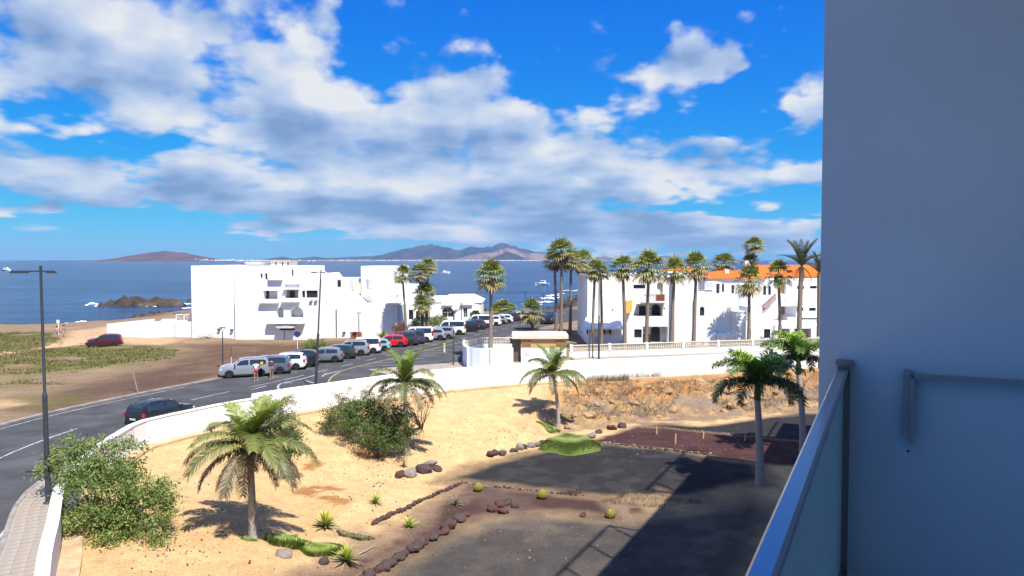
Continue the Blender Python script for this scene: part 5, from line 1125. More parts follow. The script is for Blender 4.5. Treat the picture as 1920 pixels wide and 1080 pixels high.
def rosette(name, label, p, r, n, lv, rs, group='yucca rosettes in the plot', up=1.0, cat='plant'):
    g = random.Random(rs); o = thing(name, label, cat, p, 0, group)
    for i in range(n):
        f = i/(n-1); l = link('leaf', lv[(1 if f > .6 else 0) if len(lv) == 2 else (1 if f > .55 else (2 if f < .2 else 0))], o, (0, 0, .04+.05*f)); sc = r*g.uniform(.8, 1.12)*(1-.15*f)
        l.scale = (sc, sc*1.25, sc); l.rotation_euler = (0, -R(8+78*f**.8*up+g.uniform(-7, 7)), i*2.39996+g.uniform(-.2, .2))
    return o
for i, (lb, px, py, rr_, n, lv) in enumerate((('small yellow-green yucca high on the sand', 705, 945, .62, 34, AG), ('largest yellow-green yucca on the sand slope', 610, 990, .95, 44, AG), ('yellow yucca alone in the red gravel strip', 768, 990, .62, 34, [AG[1], AG[1], AG[0]]), ('yucca beside the dark stone at the foot of the sand', 650, 1055, .85, 42, AG),
     ('withered pale yucca in the red gravel', 855, 948, .55, 26, DRY), ('small grey dry yucca next to the grey boulders', 757, 876, .5, 24, DRY), ('spiky grey-green yucca against the apartment block', 0, 0, 1.7, 46, [AG[0], AG[0], AG[2]]))):
    rosette('yucca', lb, T(px, py) if px else Vector((xat(718, 96), 96, 0)), rr_, n, lv, 60+i)
# ---- barrel cacti
cm = mat('cactus_green', (.20, .19, .035), .8, .2, .25, 14)
for i, (lb, px, py, rr_) in enumerate((('round yellow-green barrel cactus nearest the stone edging', 897, 921, .27), ('round barrel cactus in the middle of the red strip', 1017, 935, .29), ('tilted yellowish barrel cactus by the dry straw', 1147, 970, .27))):
    p = T(px, py); o = thing('barrel_cactus', lb, 'cactus', p, 0, 'barrel cacti in the red gravel'); s = MB(); n = 28; m_ = 9
    for j in range(m_+1):
        ph = math.pi*(.06+.88*j/m_)
        for k in range(n): q = rr_*math.sin(ph)*(1.06 if k % 2 else .92); s.v.append((q*math.cos(6.283*k/n), q*math.sin(6.283*k/n), rr_*.82-rr_*.95*math.cos(ph)))
    s.f = [(j*n+k, j*n+(k+1) % n, (j+1)*n+(k+1) % n, (j+1)*n+k) for j in range(m_) for k in range(n)]+[tuple(range(m_*n, m_*n+n)), tuple(range(n))[::-1]]; s.m = [0]*len(s.f); s.build('body', cm, o)
    if i == 2: o.rotation_euler = (.3, -.3, 0)
    MB().lathe([(.05, 0), (.035, .02)], 10).build('crown_wool', M['tan'], o, 0, (0, 0, rr_*1.74))
# ---- shrubs
def ell(px, py, Y, rx_, ry_, rz__): p = A(px, py, Y); return (p.x, p.y, p.z, rx_, ry_, rz__)
bs0 = T(225, 1000)
bush('feathery_shrub', 'big feathery green shrub spilling over the wall at the road corner', [ell(150, 860, 32.5, 1.7, 1.4, 1.0), ell(110, 880, 33, 1.0, 1.0, .9), ell(215, 870, 32.5, 1.4, 1.3, 1.2), ell(190, 930, 31.5, 1.8, 1.5, 1.6), ell(180, 1000, 30.5, 1.5, 1.3, 1.0), ell(255, 940, 31.5, 1.3, 1.2, 1.1), ell(300, 925, 31.5, .9, .9, .9), ell(245, 1015, 30, 1.5, 1.1, .55), ell(305, 955, 31, .7, .7, .6)], 20000, .09, GREEN, 71, bs0, 46, clump=.21, surf=.4, twig_r=.028)
b_ = T(690, 838)
bush('green_shrub', 'broad dark green shrub on the sand below the white wall', [ell(640, 778, 51, 1.4, 1.2, .9), ell(680, 775, 50.5, 1.6, 1.4, 1.1), ell(720, 780, 50, 1.5, 1.3, 1.3), ell(745, 800, 49, 1.2, 1.1, 1.2), ell(700, 815, 48.5, 1.4, 1.2, .8), ell(735, 830, 48, 1.0, .9, .7), ell(615, 792, 51, .8, .8, .4), ell(660, 800, 49.5, 1.1, 1.0, .6)], 20000, .085, DARKG+[(.15, .17, .055)], 72, b_, 20, clump=.2, surf=.5)
b_ = T(540, 850)
bush('green_shrub', 'dark shrub tucked behind the nearest feather palm', [ell(530, 810, 43.5, 1.0, .9, 1.0), ell(548, 835, 42.5, .8, .8, .8), ell(515, 780, 44.5, .9, .8, .8)], 6500, .08, DARKG, 73, b_, 14, clump=.2)
for i, (lb, px, py, Y, bl, n, sz, cs) in enumerate((('wispy bare-twigged shrub before the wall step', 520, 775, 49.5, [(500, 760, 1.2, .7, .9), (545, 762, .9, .6, .8), (555, 790, .8, .6, .5)], 1500, .06, OLIVE), ('thin pale-leaved shrub against the wall above the broad shrub', 670, 768, 54, [(660, 745, 1.6, .6, .75), (700, 740, 1.0, .6, .8), (640, 757, 1.0, .5, .5)], 2600, .06, OLIVE),
     ('dry brown shrub by the trunk of the second feather palm', 790, 800, 50, [(745, 765, .9, .7, .7), (800, 755, .8, .7, .6), (770, 790, .8, .6, .5)], 1500, .06, [(.14, .10, .06), (.24, .18, .10), (.30, .24, .14)]), ('bushy green shrub at the edge of the dirt lot', 583, 664, 84, [(585, 650, 1.1, .9, .85), (570, 655, .6, .6, .6), (598, 645, .8, .6, .6)], 2600, .10, GREEN),
     ('leafy garden shrubs before the bungalow', 815, 611, 113, [(806, 603, 1.2, .8, .7), (825, 601, 1.3, .8, .8), (842, 606, .8, .6, .5)], 2600, .13, GREEN), ('reddish flowering bush at the corner of the apartment block', 748, 630, 97, [(748, 614, .9, .7, .7)], 900, .11, [(.22, .05, .02), (.33, .11, .04), (.12, .12, .03)]), ('dark shrub at the end wing of the apartment block', 787, 625, 97, [(787, 606, .8, .7, 1.2), (778, 612, .5, .5, .7)], 1500, .11, DARKG),
     ('small weeds at the foot of the blank wall', 392, 633, 99, [(392, 630, .7, .3, .3), (380, 632, .5, .3, .2)], 200, .08, OLIVE), ('brown hedge behind the end of the car row', 920, 604, 130, [(918, 597, 1.6, .8, .8), (908, 600, 1, .8, .6)], 1500, .14, [(.16, .08, .04), (.22, .13, .06), (.10, .09, .03)]))):
    base = T(px, py) if i < 3 else Vector((xat(px, Y), Y, 0))
    bush('shrub', lb, [ell(q[0], q[1], Y, *q[2:]) for q in bl], n, sz, cs, 80+i, base, 22 if i < 3 else 8, clump=.13 if i < 3 else .2, surf=.3, twig_r=.02)
# ---- grass tufts and dry stalks
def blades(pts, h, w_, cols, rs, lean=.5):
    g = np.random.default_rng(rs); n = len(pts); a = g.uniform(0, 6.283, n); l = h*(.5+.7*g.random(n)); out = np.stack([np.cos(a), np.sin(a), np.zeros(n)], 1); sd = np.stack([-np.sin(a), np.cos(a), np.zeros(n)], 1)*w_
    ln_ = lean*g.random(n)[:, None]; up = np.array([0, 0, 1.0]); mid = pts+(up+out*ln_*.5)*l[:, None]*.55; tip = mid+(up*.7+out*ln_*1.6)*l[:, None]*.5
    V = np.stack([pts-sd, pts+sd, mid+sd*.7, mid-sd*.7, tip, tip], 1); V[:, 5] = tip+sd*.05
    F = np.concatenate([np.stack([np.arange(n)*6+k for k in q], 1) for q in ((0, 1, 2, 3), (3, 2, 5, 4))]); cols = np.array(cols); c = cols[g.integers(0, len(cols), n)]*(.8+.4*g.random((n, 1))); return V.reshape(-1, 3), F, np.repeat(c, 6, 0)
def tuft(name, label, px, py, rx_, ry_, n, h, cols, rs, mound=0.0, kd=False, w_=.012, cat='grass'):
    p = T(px, py); g = np.random.default_rng(rs); r_ = np.sqrt(g.random(n)); a = g.uniform(0, 6.283, n); x = r_*np.cos(a)*rx_*(1+.25*np.sin(3*a+rs)); y = r_*np.sin(a)*ry_*(1+.25*np.cos(2*a+rs))
    z = plot_h(p.x+x, p.y+y)-p.z+mound*np.sqrt(np.clip(1-r_**2, 0, 1))*(.9+.2*vnoise(x*2.5+rs, y*2.5)); V, F, cl = blades(np.stack([x, y, z], 1), h, w_, cols, rs, .9)
    if mound < .3: return tag(link(name, np_mesh(name, V, F, M['leafc'], cl), None, p), label, cat, None)
    o = thing(name, label, cat, p); link('shoots', np_mesh('shoots', V, F, M['leafc'], cl), o); s = MB(); nr, na = 9, 28
    for i in range(nr+1):
        for k in range(na):
            a_ = 6.283*k/na; rr_ = i/nr; x_ = rr_*math.cos(a_)*rx_*(1+.25*math.sin(3*a_+rs)); y_ = rr_*math.sin(a_)*ry_*(1+.25*math.cos(2*a_+rs)); s.v.append((x_, y_, hz(p.x+x_, p.y+y_)-p.z+mound*math.sqrt(max(0, 1-rr_**2))*(.9+.2*float(vnoise(x_*2.5+rs, y_*2.5)))-.03))
    s.f = [(i*na+k, (i+1)*na+k, (i+1)*na+(k+1) % na, i*na+(k+1) % na) for i in range(nr) for k in range(na)]; s.m = [0]*len(s.f); s.build('cushion', mat('cushion_green', (.16, .22, .05), .9, .2, .3, 6, bump=.8, bs=14), o, True); return o
LG = [(0.155, 0.248, 0.047), (0.233, 0.342, 0.078), (0.342, 0.420, 0.124)]
tuft('succulent_mound', 'fresh light green mound of ground cover below the third palm', 1067, 840, 2.0, 1.7, 16000, .17, [(.24, .32, .07), (.31, .38, .10), (.37, .41, .15)], 91, .85, cat='ground cover')
tuft('grass_tuft', 'small green tuft at the foot of the palm by the rock bank', 1030, 805, .9, .5, 1500, .18, LG, 92, .12)
tuft('grass_patch', 'bright green grass patch at the foot of the sand slope', 603, 1033, .95, 1.15, 5200, .27, [(.22, .32, .05), (.30, .38, .08), (.36, .40, .12)], 93, .0)
tuft('leafy_tuft', 'broad-leaved green tuft between palm and grey stone', 538, 1020, .95, .7, 900, .42, LG, 94, .05, w_=.035)
tuft('dry_tuft', 'sparse dry green weeds at the start of the stone edging', 662, 1005, .9, .6, 1100, .16, OLIVE, 95)
tuft('grass_tuft', 'little green tuft around the base of the nearest palm trunk', 466, 1012, .35, .25, 300, .15, LG, 96)
tuft('dry_straw', 'pale dry straw lying beside the dark gravel', 1215, 938, 2.6, 1.2, 1600, .22, [(.42, .32, .18), (.30, .21, .11), (.20, .13, .08)], 97, 0, w_=.01, cat='dry grass')
tuft('dry_weeds', 'dry twiggy weeds by the red strip near the middle cactus', 1072, 926, .6, .35, 260, .42, [(.10, .07, .05), (.18, .13, .08)], 98, 0, w_=.008, cat='weeds')
for i, (lb, px0, px1, py, n, h) in enumerate((('dry grey weeds along the wall foot above the rock bank', 1100, 1180, 712, 800, .75), ('dry weeds along the wall foot right of the bank palm', 1160, 1240, 707, 700, .8), ('bare bushy weed against the wall, mid rock bank', 1255, 1290, 701, 420, 1.1), ('dry weeds against the wall at the far right', 1360, 1440, 697, 500, .8))):
    pa, pb = T(px0, py+4), T(px1, py+1); g = np.random.default_rng(200+i); f = g.random(n); cl_ = np.abs(np.sin(f*9+i)); P = np.stack([pa.x+(pb.x-pa.x)*f, pa.y+(pb.y-pa.y)*f+g.normal(0, .22, n), np.zeros(n)], 1); P[:, 2] = plot_h(P[:, 0], P[:, 1])
    V, F, cl = blades(P-np.array(pa), h, .010, [(.22, .18, .11), (.32, .27, .17), (.16, .15, .07)], 300+i, 1.2); tag(link('dry_weeds', np_mesh('dry_weeds', V, F, M['leafc'], cl), None, pa), lb, 'weeds')
# brush covering the rock bank
g = np.random.default_rng(77); n = 15000; fx = g.random(n); P = np.stack([4+fx*34, np.zeros(n), np.zeros(n)], 1); 
wr_np = np.array([p[:] for p in wr]); P[:, 1] = np.interp(P[:, 0], wr_np[:, 0], wr_np[:, 1])-2.2-6.0*g.random(n); keep = fbm(P[:, 0]*.5, P[:, 1]*.6, 3) > .50; P = P[keep]; P[:, 2] = plot_h(P[:, 0], P[:, 1])-.03
V, F, cl = blades(P, .42, .014, [(.20, .13, .07), (.28, .20, .11), (.11, .08, .05), (.36, .26, .14), (.15, .13, .06)], 78, 1.6); kind(link('dry_brush', np_mesh('dry_brush', V, F, M['leafc'], cl)), 'stuff', 'tangled dry brush on the rock bank')
# rough grass of the vacant land by the sea
n = 90000; g = np.random.default_rng(79); P = np.stack([g.uniform(-84, -30, n), g.uniform(62, 112, n), np.zeros(n)], 1)
inm = np.zeros(n, bool)
for q in (GR1, GR2, GR3, GR4): inm |= in_poly(q, P[:, 0]+(fbm(P[:, 0]*.35, P[:, 1]*.5, 3)-.5)*6, P[:, 1])
P = P[inm & (fbm(P[:, 0]*.25+9, P[:, 1]*.25, 3) > .42)]; P[:, 2] = land_h(P[:, 0], P[:, 1])
V, F, cl = blades(P, .24, .03, [(.12, .13, .03), (.17, .165, .045), (.24, .20, .08), (.10, .12, .028), (.20, .18, .06)], 80, 1.6); kind(link('rough_grass', np_mesh('rough_grass', V, F, M['leafc'], cl)), 'stuff', 'rough green and straw-coloured grass on the vacant land')
# ================================================================== stones
RK = []
for k in range(6):
    bm_ = bmesh.new(); bmesh.ops.create_icosphere(bm_, subdivisions=1 if k < 3 else 2, radius=1); g = random.Random(400+k)
    for v in bm_.verts:
        n_ = v.co.normalized(); v.co = v.co*(1+g.uniform(-.22, .16)); v.co.x *= 1.15; v.co.z *= .8
    me = bpy.data.meshes.new('stone'); bm_.to_mesh(me); bm_.free(); RK.append(me)
RKM = {}
def rock_me(k, m):
    if (k, m) not in RKM: c = RK[k].copy(); c.materials.append(M[m]); RKM[(k, m)] = c
    return RKM[(k, m)]
def stone(parent, p, r_, m, rs, name='stone', sub=0):
    g = random.Random(rs); o = link(name, rock_me(g.randrange(3)+(3 if sub else 0), m), parent, p); o.scale = (r_*g.uniform(.8, 1.25), r_*g.uniform(.8, 1.2), r_*g.uniform(.7, 1.15)); o.rotation_euler = (g.uniform(-.4, .4), g.uniform(-.4, .4), g.uniform(0, 6.28)); return o
def edging(label, pts, n, r_, ms, jit, rs, name='stone_edging', sink=.25):
    P = [T(*p) for p in pts]; L_e = [0]
    for a, b in zip(P, P[1:]): L_e.append(L_e[-1]+(b-a).length)
    o = thing(name, label, 'stone edging', P[0]); g = random.Random(rs)
    for i in range(n):
        d = L_e[-1]*(i+g.uniform(-.3, .3))/max(1, n-1); d = max(0, min(L_e[-1]-1e-3, d)); k = max(j for j in range(len(L_e)-1) if L_e[j] <= d); f = (d-L_e[k])/(L_e[k+1]-L_e[k]); q = P[k].lerp(P[k+1], f)+Vector((g.uniform(-jit, jit), g.uniform(-jit, jit), 0)); rr_ = r_*g.uniform(.65, 1.3); q.z = hz(q.x, q.y)+rr_*(.8-sink)
        stone(o, q-P[0], rr_, g.choice(ms), rs*100+i, sub=r_ > .2)
edging('straight low edging of small dark red stones beside the yellow yucca', [(698, 984), (780, 945), (862, 909)], 58, .135, ['rockr', 'rock'], .04, 1)
edging('row of large red lava stones along the grey gravel, lower middle', [(668, 1100), (712, 1072), (745, 1050), (800, 1018), (830, 1000), (868, 970)], 30, .23, ['rockr', 'rock', 'rock'], .10, 2)
edging('thin line of stones between the dark gravel and the red strip', [(866, 906), (930, 914), (1000, 920), (1090, 930)], 34, .075, ['rock', 'rockg', 'rockr'], .10, 3)
edging('line of small stones between the dark gravel and the far red bed', [(1118, 830), (1180, 836), (1250, 844), (1330, 852)], 46, .10, ['rock', 'rockg'], .08, 4)
edging('row of dark stones along the foot of the sand slope', [(916, 856), (945, 851), (975, 845), (1005, 836), (1030, 832)], 13, .25, ['rock', 'rockg', 'rockr'], .18, 5)
edging('pale line of pebbles along the far edge of the red bed', [(1195, 801), (1260, 804), (1340, 812), (1420, 820)], 36, .07, ['rockg'], .08, 6)
for i, (lb, px, py, r_, m) in enumerate((('big grey boulder left in the boulder pile by the sand', 770, 892, .62, 'rockg'), ('largest grey boulder in the pile by the sand', 795, 885, .72, 'rock'), ('grey boulder behind the pile by the sand', 806, 874, .6, 'rockg'), ('grey boulder at the right of the pile by the sand', 819, 882, .45, 'rock'), ('low brown boulder left of the grey boulder pile', 750, 893, .45, 'rockr'),
     ('red lava boulder at the left of the heap in the red strip', 925, 958, .48, 'rockr'), ('tall red lava boulder in the heap in the red strip', 937, 949, .42, 'rockr'), ('dark lava boulder on top of the heap in the red strip', 950, 945, .42, 'rock'), ('dark lava boulder at the right of the heap in the red strip', 966, 951, .34, 'rock'), ('low red lava boulder in front of the heap', 944, 962, .35, 'rockr'),
     ('upright red stone beside the heap, end of the large stone row', 872, 968, .36, 'rockr'), ('lone red stone in the grey gravel near the tilted cactus', 1093, 968, .27, 'rockr'), ('flat grey stone next to the broad-leaved tuft', 532, 1043, .42, 'rockg'), ('dark bluish stone at the edge of the grass patch', 608, 1056, .32, 'rock'),
     ('dark red boulder at the foot of the rock bank', 1148, 805, .55, 'rockr'), ('rounded boulder beside it at the bank foot', 1166, 802, .5, 'rock'), ('brown boulder right of the light green mound', 1108, 820, .55, 'rockg'), ('small brown boulder above the light green mound', 1122, 812, .4, 'rock'), ('grey stone near the third palm root', 1064, 803, .35, 'rockg'))):
    p = T(px, py); r_ *= .68; o = stone(None, (p.x, p.y, p.z+r_*.35), r_, m, 900+i, 'boulder', 1); tag(o, lb, 'boulder', 'loose boulders in the plot')
g = random.Random(5)
M['bankrock'] = mat('bank_rock', (.40, .255, .13), .95, .2, .35, 1.6, ((.20, .16, .12), .7), bump=.8, bs=5, bd=.06)
for i in range(290):
    x = g.uniform(4, 40); yw = float(np.interp(x, wr_np[:, 0], wr_np[:, 1])); D_ = 2.0+7.2*g.random()**1.2; q = Vector((x, yw-D_)); z = hz(q.x, q.y); r_ = g.choice([.12, .16, .2, .25, .3, .45])*g.uniform(.7, 1.2)
    stone(plot_o, (q.x, q.y, z-.3*r_), r_, 'bankrock', 2000+i, 'bank_rock', 1)
# small litter of stones and tufts over the sand
s = MB(); g = random.Random(8)
for i in range(650):
    px, py = g.choice([(g.uniform(600, 830), g.gauss(910, 30)), (g.gauss(680, 50), g.gauss(880, 40)), (g.uniform(840, 1010), g.gauss(812, 14)), (g.uniform(300, 800), g.uniform(860, 1075)), (g.uniform(800, 1300), g.uniform(940, 1075)), (g.uniform(1150, 1430), g.uniform(800, 860)), (g.gauss(330, 50), g.gauss(1035, 22))])
    q = T(px, py); r_ = g.uniform(.02, .065)
    vs = [(q.x+r_*g.uniform(.7, 1.2)*math.cos(a)*(1 if k < 5 else .6), q.y+r_*math.sin(a)*(1 if k < 5 else .6)*g.uniform(.7, 1.2), q.z+(-.01 if k < 5 else r_*.8)) for k, a in enumerate([6.283*j/5 for j in range(5)]*2)]
    s.add(vs, [(j, (j+1) % 5, 5+(j+1) % 5, 5+j) for j in range(5)]+[(5, 6, 7, 8, 9)], g.randrange(3))
kind(s.build('scattered_stones', [M['rock'], M['rockg'], M['rockg']]), 'stuff', 'small loose stones scattered over sand and gravel')

# dark rocks along the waterline of the vacant land
s = MB(); g = random.Random(15); cp_ = [p for p in coast_c if -135 < p[0] < -60 and p[1] > 110]+[p for p in coast_c if -8 < p[0] < 60 and p[1] > 170]
for i in range(420):
    p = g.choice(cp_); x = p[0]+g.uniform(-4, 4); y = p[1]-g.uniform(8, 36); r_ = g.uniform(.25, .9); z = float(land_h(np.array([x]), np.array([y]))[0])
    a0 = g.uniform(0, 6); vs = [(x+r_*g.uniform(.7, 1.4)*math.cos(a0+k*1.047), y+r_*g.uniform(.7, 1.2)*math.sin(a0+k*1.047), z-.2) for k in range(6)]+[(x+r_*.5*g.uniform(.7, 1.4)*math.cos(a0+k*1.047), y+r_*.5*math.sin(a0+k*1.047), z+r_*g.uniform(.45, .8)) for k in range(6)]
    s.add(vs, [(k, (k+1) % 6, 6+(k+1) % 6, 6+k) for k in range(6)]+[tuple(range(6, 12))])
kind(s.build('shore_rocks', bpy.data.materials['islet_rock']), 'stuff', 'dark rocks along the waterline')
# ================================================================== cars
def paint(name, c, metal=0.0, rough=.32): return mat('car_paint_'+name, c, rough, .5, metal=metal, coat=.6)
PT = {'silver': paint('silver', (.42, .44, .46), .5), 'bluegrey': paint('blue_grey', (.17, .21, .26), .5), 'white': paint('white', (.80, .80, .80)), 'black': paint('black', (.012, .014, .018)), 'grey': paint('grey', (.26, .28, .29), .5), 'green': paint('dark_green', (.02, .045, .042)), 'red': paint('red', (.62, .012, .02)),
      'teal': paint('pale_teal', (.25, .42, .45)), 'dark': paint('dark_grey', (.055, .062, .07), .3), 'navy': paint('navy_blue', (.035, .06, .13)), 'maroon': paint('maroon', (.085, .008, .02)), 'beige': paint('beige', (.55, .45, .30))}
CARS = {  # length, width, height, wheelbase, stations (x fraction, top, belt) rear -> front as fractions of height
 'hatch': (4.15, 1.76, 1.48, 2.55, [(-.50, .56, .50), (-.485, .66, .60), (-.45, .76, .64), (-.39, .93, .645), (-.30, .985, .64), (-.12, 1.0, .63), (.03, .985, .62), (.10, .945, .615), (.235, .685, .61), (.27, .66, .60), (.40, .60, .56), (.465, .53, .49), (.495, .42, .38), (.5, .34, .32)], (-.40, .215)),
 'suv': (4.45, 1.84, 1.68, 2.65, [(-.50, .58, .52), (-.49, .68, .62), (-.46, .80, .66), (-.425, .93, .665), (-.35, .985, .66), (-.15, 1.0, .65), (.02, .985, .64), (.08, .95, .635), (.20, .70, .63), (.24, .68, .62), (.40, .63, .585), (.47, .55, .50), (.495, .44, .40), (.5, .34, .32)], (-.43, .185)),
 'mpv': (4.55, 1.83, 1.66, 2.8, [(-.50, .52, .48), (-.495, .64, .58), (-.475, .80, .62), (-.445, .94, .625), (-.36, .99, .62), (-.10, 1.0, .60), (.08, .975, .59), (.16, .91, .58), (.31, .63, .57), (.34, .60, .56), (.43, .54, .51), (.48, .46, .42), (.497, .38, .35), (.5, .32, .30)], (-.45, .28)),
 'van': (4.5, 1.85, 1.86, 2.75, [(-.50, .50, .46), (-.497, .70, .60), (-.49, .90, .60), (-.475, .97, .60), (-.40, .995, .60), (-.05, 1.0, .59), (.10, .985, .58), (.15, .94, .575), (.27, .62, .57), (.30, .59, .55), (.42, .53, .50), (.475, .46, .42), (.497, .38, .35), (.5, .30, .28)], (-.475, .245))}
WH = {}
def wheel_meshes():
    t_ = MB(); pr = [(.19, -.10), (.30, -.105), (.325, -.08), (.33, 0), (.325, .08), (.30, .105), (.19, .10)]
    t_.lathe(pr, 20); ty = t_.mesh('tyre', M['rubber'], 40)
    r_ = MB(); r_.lathe([(.20, -.08), (.205, .06), (.20, .098), (.185, .098), (.175, .07)], 20)
    for k in range(5):
        a = 6.283*k/5; c_, s_ = math.cos(a), math.sin(a); px_, py_ = -s_*.035, c_*.035
        r_.add([(px_, py_, .085), (-px_, -py_, .085), (c_*.19-px_*.8, s_*.19-py_*.8, .092), (c_*.19+px_*.8, s_*.19+py_*.8, .092), (px_, py_, .06), (-px_, -py_, .06), (c_*.19-px_*.8, s_*.19-py_*.8, .06), (c_*.19+px_*.8, s_*.19+py_*.8, .06)], [(0, 1, 2, 3), (7, 6, 5, 4), (0, 3, 7, 4), (1, 5, 6, 2)])
    r_.lathe([(.05, .05), (.05, .098), (.02, .10)], 10); return ty, r_.mesh('rim', M['rim'], 40)
TY, RM = wheel_meshes()
SHARED = {}
def car_meshes(kd):
    if kd in SHARED: return SHARED[kd]
    L, W_, H, wb, st, (xr, xw) = CARS[kd]; hw = W_/2; zb = .20; s = MB(); ring = 12
    def sec(f, top, belt):
        x = f*L; e_ = abs(f)*2; w_ = hw*(1-.16*max(0, (e_-.70)/.30)**2.2) ; tz_, bz_ = top*H, belt*H; cab = tz_-bz_ > .16; z0 = zb+.10*max(0, (e_-.88)/.12)
        rw = w_*(.97-.20*min(1, (tz_-bz_)/(.36*H))); half_ = [(w_*.86, z0), (w_*.985, z0+.12), (w_, z0+(bz_-z0)*.55), (w_*.965, bz_), (rw, tz_-.05 if cab else bz_+(tz_-bz_)*.55), (rw*.80, tz_)]
        return x, half_
    rings = []
    for f, t_, b_ in st:
        x, h_ = sec(f, t_, b_); rings.append([(x, y, z) for y, z in h_]+[(x, -y, z) for y, z in h_[::-1]])
    for r_ in rings: s.v += r_
    n = len(rings); s.f = [(i*ring+k, (i+1)*ring+k, (i+1)*ring+(k+1) % ring, i*ring+(k+1) % ring) for i in range(n-1) for k in range(ring)]+[tuple(range(ring)), tuple(range((n-1)*ring, n*ring))[::-1]]; s.m = [0]*len(s.f)
    ip = lambda f, j: float(np.interp(f, [q[0] for q in st], [q[j] for q in st]))*H
    def yside(f, z):
        x, h_ = sec(f, ip(f, 1)/H, ip(f, 2)/H); (y0_, z0_), (y1_, z1_) = h_[3], h_[4]; t_ = (z-z0_)/max(.05, z1_-z0_); return y0_+(y1_-y0_)*t_
    def sideglass(f0, f1, sd):
        g_ = MB(); m_ = 6; lo = []; hi = []
        for k in range(m_+1):
            f = f0+(f1-f0)*k/m_; zl = ip(f, 2)+.03; zh = max(zl+.02, ip(f, 1)-.115); lo.append((f*L, sd*(yside(f, zl)+.012), zl)); hi.append((f*L, sd*(yside(f, zh)+.012), zh))
        g_.v = lo+hi; g_.f = [((k, k+1, m_+2+k, m_+1+k) if sd < 0 else (k+1, k, m_+1+k, m_+2+k)) for k in range(m_)]; g_.m = [0]*m_; return g_.mesh('side_window', M['glassd'])
    mid = -.08 if kd != 'van' else -.02
    parts = [('side_window', sideglass(xr+.03, mid-.012, sd)) for sd in (-1, 1)]+[('side_window', sideglass(mid+.012, xw-.035, sd)) for sd in (-1, 1)]
    def cross(fa, fb, k_, nm):   # windscreen / rear window between stations fa (top) and fb (bottom)
        g_ = MB(); za, zb_ = ip(fa, 1), ip(fb, 1); sg = 1 if fb > fa else -1; wa = hw*.66; wb_ = hw*.78; nx_ = Vector((za-zb_, 0, abs((fb-fa)*L))).normalized(); ox = sg*abs(nx_.x)*.02; oz = nx_.z*.02
        pa = [(fa*L+(fb-fa)*L*q_+ox, w_, za+(zb_-za)*q_+oz) for q_, w_ in ((.08, -wa), (.08, wa), (.94, wb_), (.94, -wb_))]; g_.add(pa, [(0, 1, 2, 3) if sg < 0 else (3, 2, 1, 0)]); return (nm, g_.mesh(nm, M['glassd']))
    q = [p[0] for p in st]; parts.append(cross(q[7], q[8], 0, 'windscreen')); parts.append(cross(q[3], q[2] if kd != 'van' else q[1], 0, 'rear_window'))
    for sd in (-1, 1):
        b_ = MB(); x = -.492*L; y = sd*hw*.80; zc = ip(-.485, 2)*.96; b_.box(x-.02, x+.16, min(y, y+sd*.13), max(y, y+sd*.13), zc-.20, zc+(.06 if kd != 'van' else .35)); parts.append(('tail_lamp', b_.mesh('tail_lamp', M['redl'])))
        b_ = MB(); x = .462*L; y = sd*hw*.62; zc = ip(.47, 2)*.98; b_.box(x-.16, x+.045, min(y, y+sd*.28), max(y, y+sd*.28), zc-.10, zc+.03); parts.append(('head_lamp', b_.mesh('head_lamp', M['headl'])))
        b_ = MB(); x = .19*L if kd != 'mpv' else .24*L; y = sd*(hw-.02); zc = ip(.2, 2)+.02; b_.box(x-.07, x+.06, min(y, y+sd*.2), max(y, y+sd*.2), zc, zc+.14); parts.append(('mirror', b_.mesh('mirror', M['trim'])))
    b_ = MB(); b_.box(-.508*L, -.47*L, -hw*.84, hw*.84, .24, .46); parts.append(('bumper', b_.mesh('bumper', M['trim'] if kd in ('suv', 'van') else M['trim'])))
    b_ = MB(); b_.box(.46*L, .507*L, -hw*.80, hw*.80, .22, .40); parts.append(('bumper', b_.mesh('bumper', M['trim'])))
    b_ = MB(); b_.box(-.512*L, -.5085*L, -.26, .26, .60, .72); parts.append(('number_plate', b_.mesh('number_plate', M['plate'])))
    if kd == 'suv':
        for sd in (-1, 1): b_ = MB(); y = sd*hw*.66; b_.tube([(-.36*L, y, ip(-.36, 1)), (-.33*L, y, ip(-.33, 1)+.05), (.0, y, ip(0, 1)+.05), (.03*L, y, ip(.03, 1))], .02, 6); parts.append(('roof_rail', b_.mesh('roof_rail', M['post'])))
    for sd in (-1, 1):
        b_ = MB(); b_.box(-wb/2+.36, wb/2-.36, min(sd*(hw*.86), sd*(hw*.995)), max(sd*(hw*.86), sd*(hw*.995)), .17, .30); parts.append(('sill', b_.mesh('sill', M['trim'])))
    arch = MB(); 
    for sx_c in (-1, 1):
        for sd in (-1, 1):
            n2_ = 16; y0_, y1_ = sd*(hw-.22), sd*(hw+.004); cx = sx_c*wb/2
            pts = [(cx+.40*math.cos(a), .33+.40*math.sin(a)) for a in [math.pi*k/n2_-.05+.1*k/n2_ for k in range(n2_+1)]]; arch.add([(px_, y0_, pz_) for px_, pz_ in pts]+[(px_, y1_, pz_) for px_, pz_ in pts], [(k, k+1, n2_+2+k, n2_+1+k) for k in range(n2_)]+[tuple(range(n2_+1, 2*n2_+2))])
    parts.append(('wheel_arch', arch.mesh('wheel_arch', M['trim'])))
    SHARED[kd] = (s, parts, L, W_, H, wb); return SHARED[kd]
BODY = {}
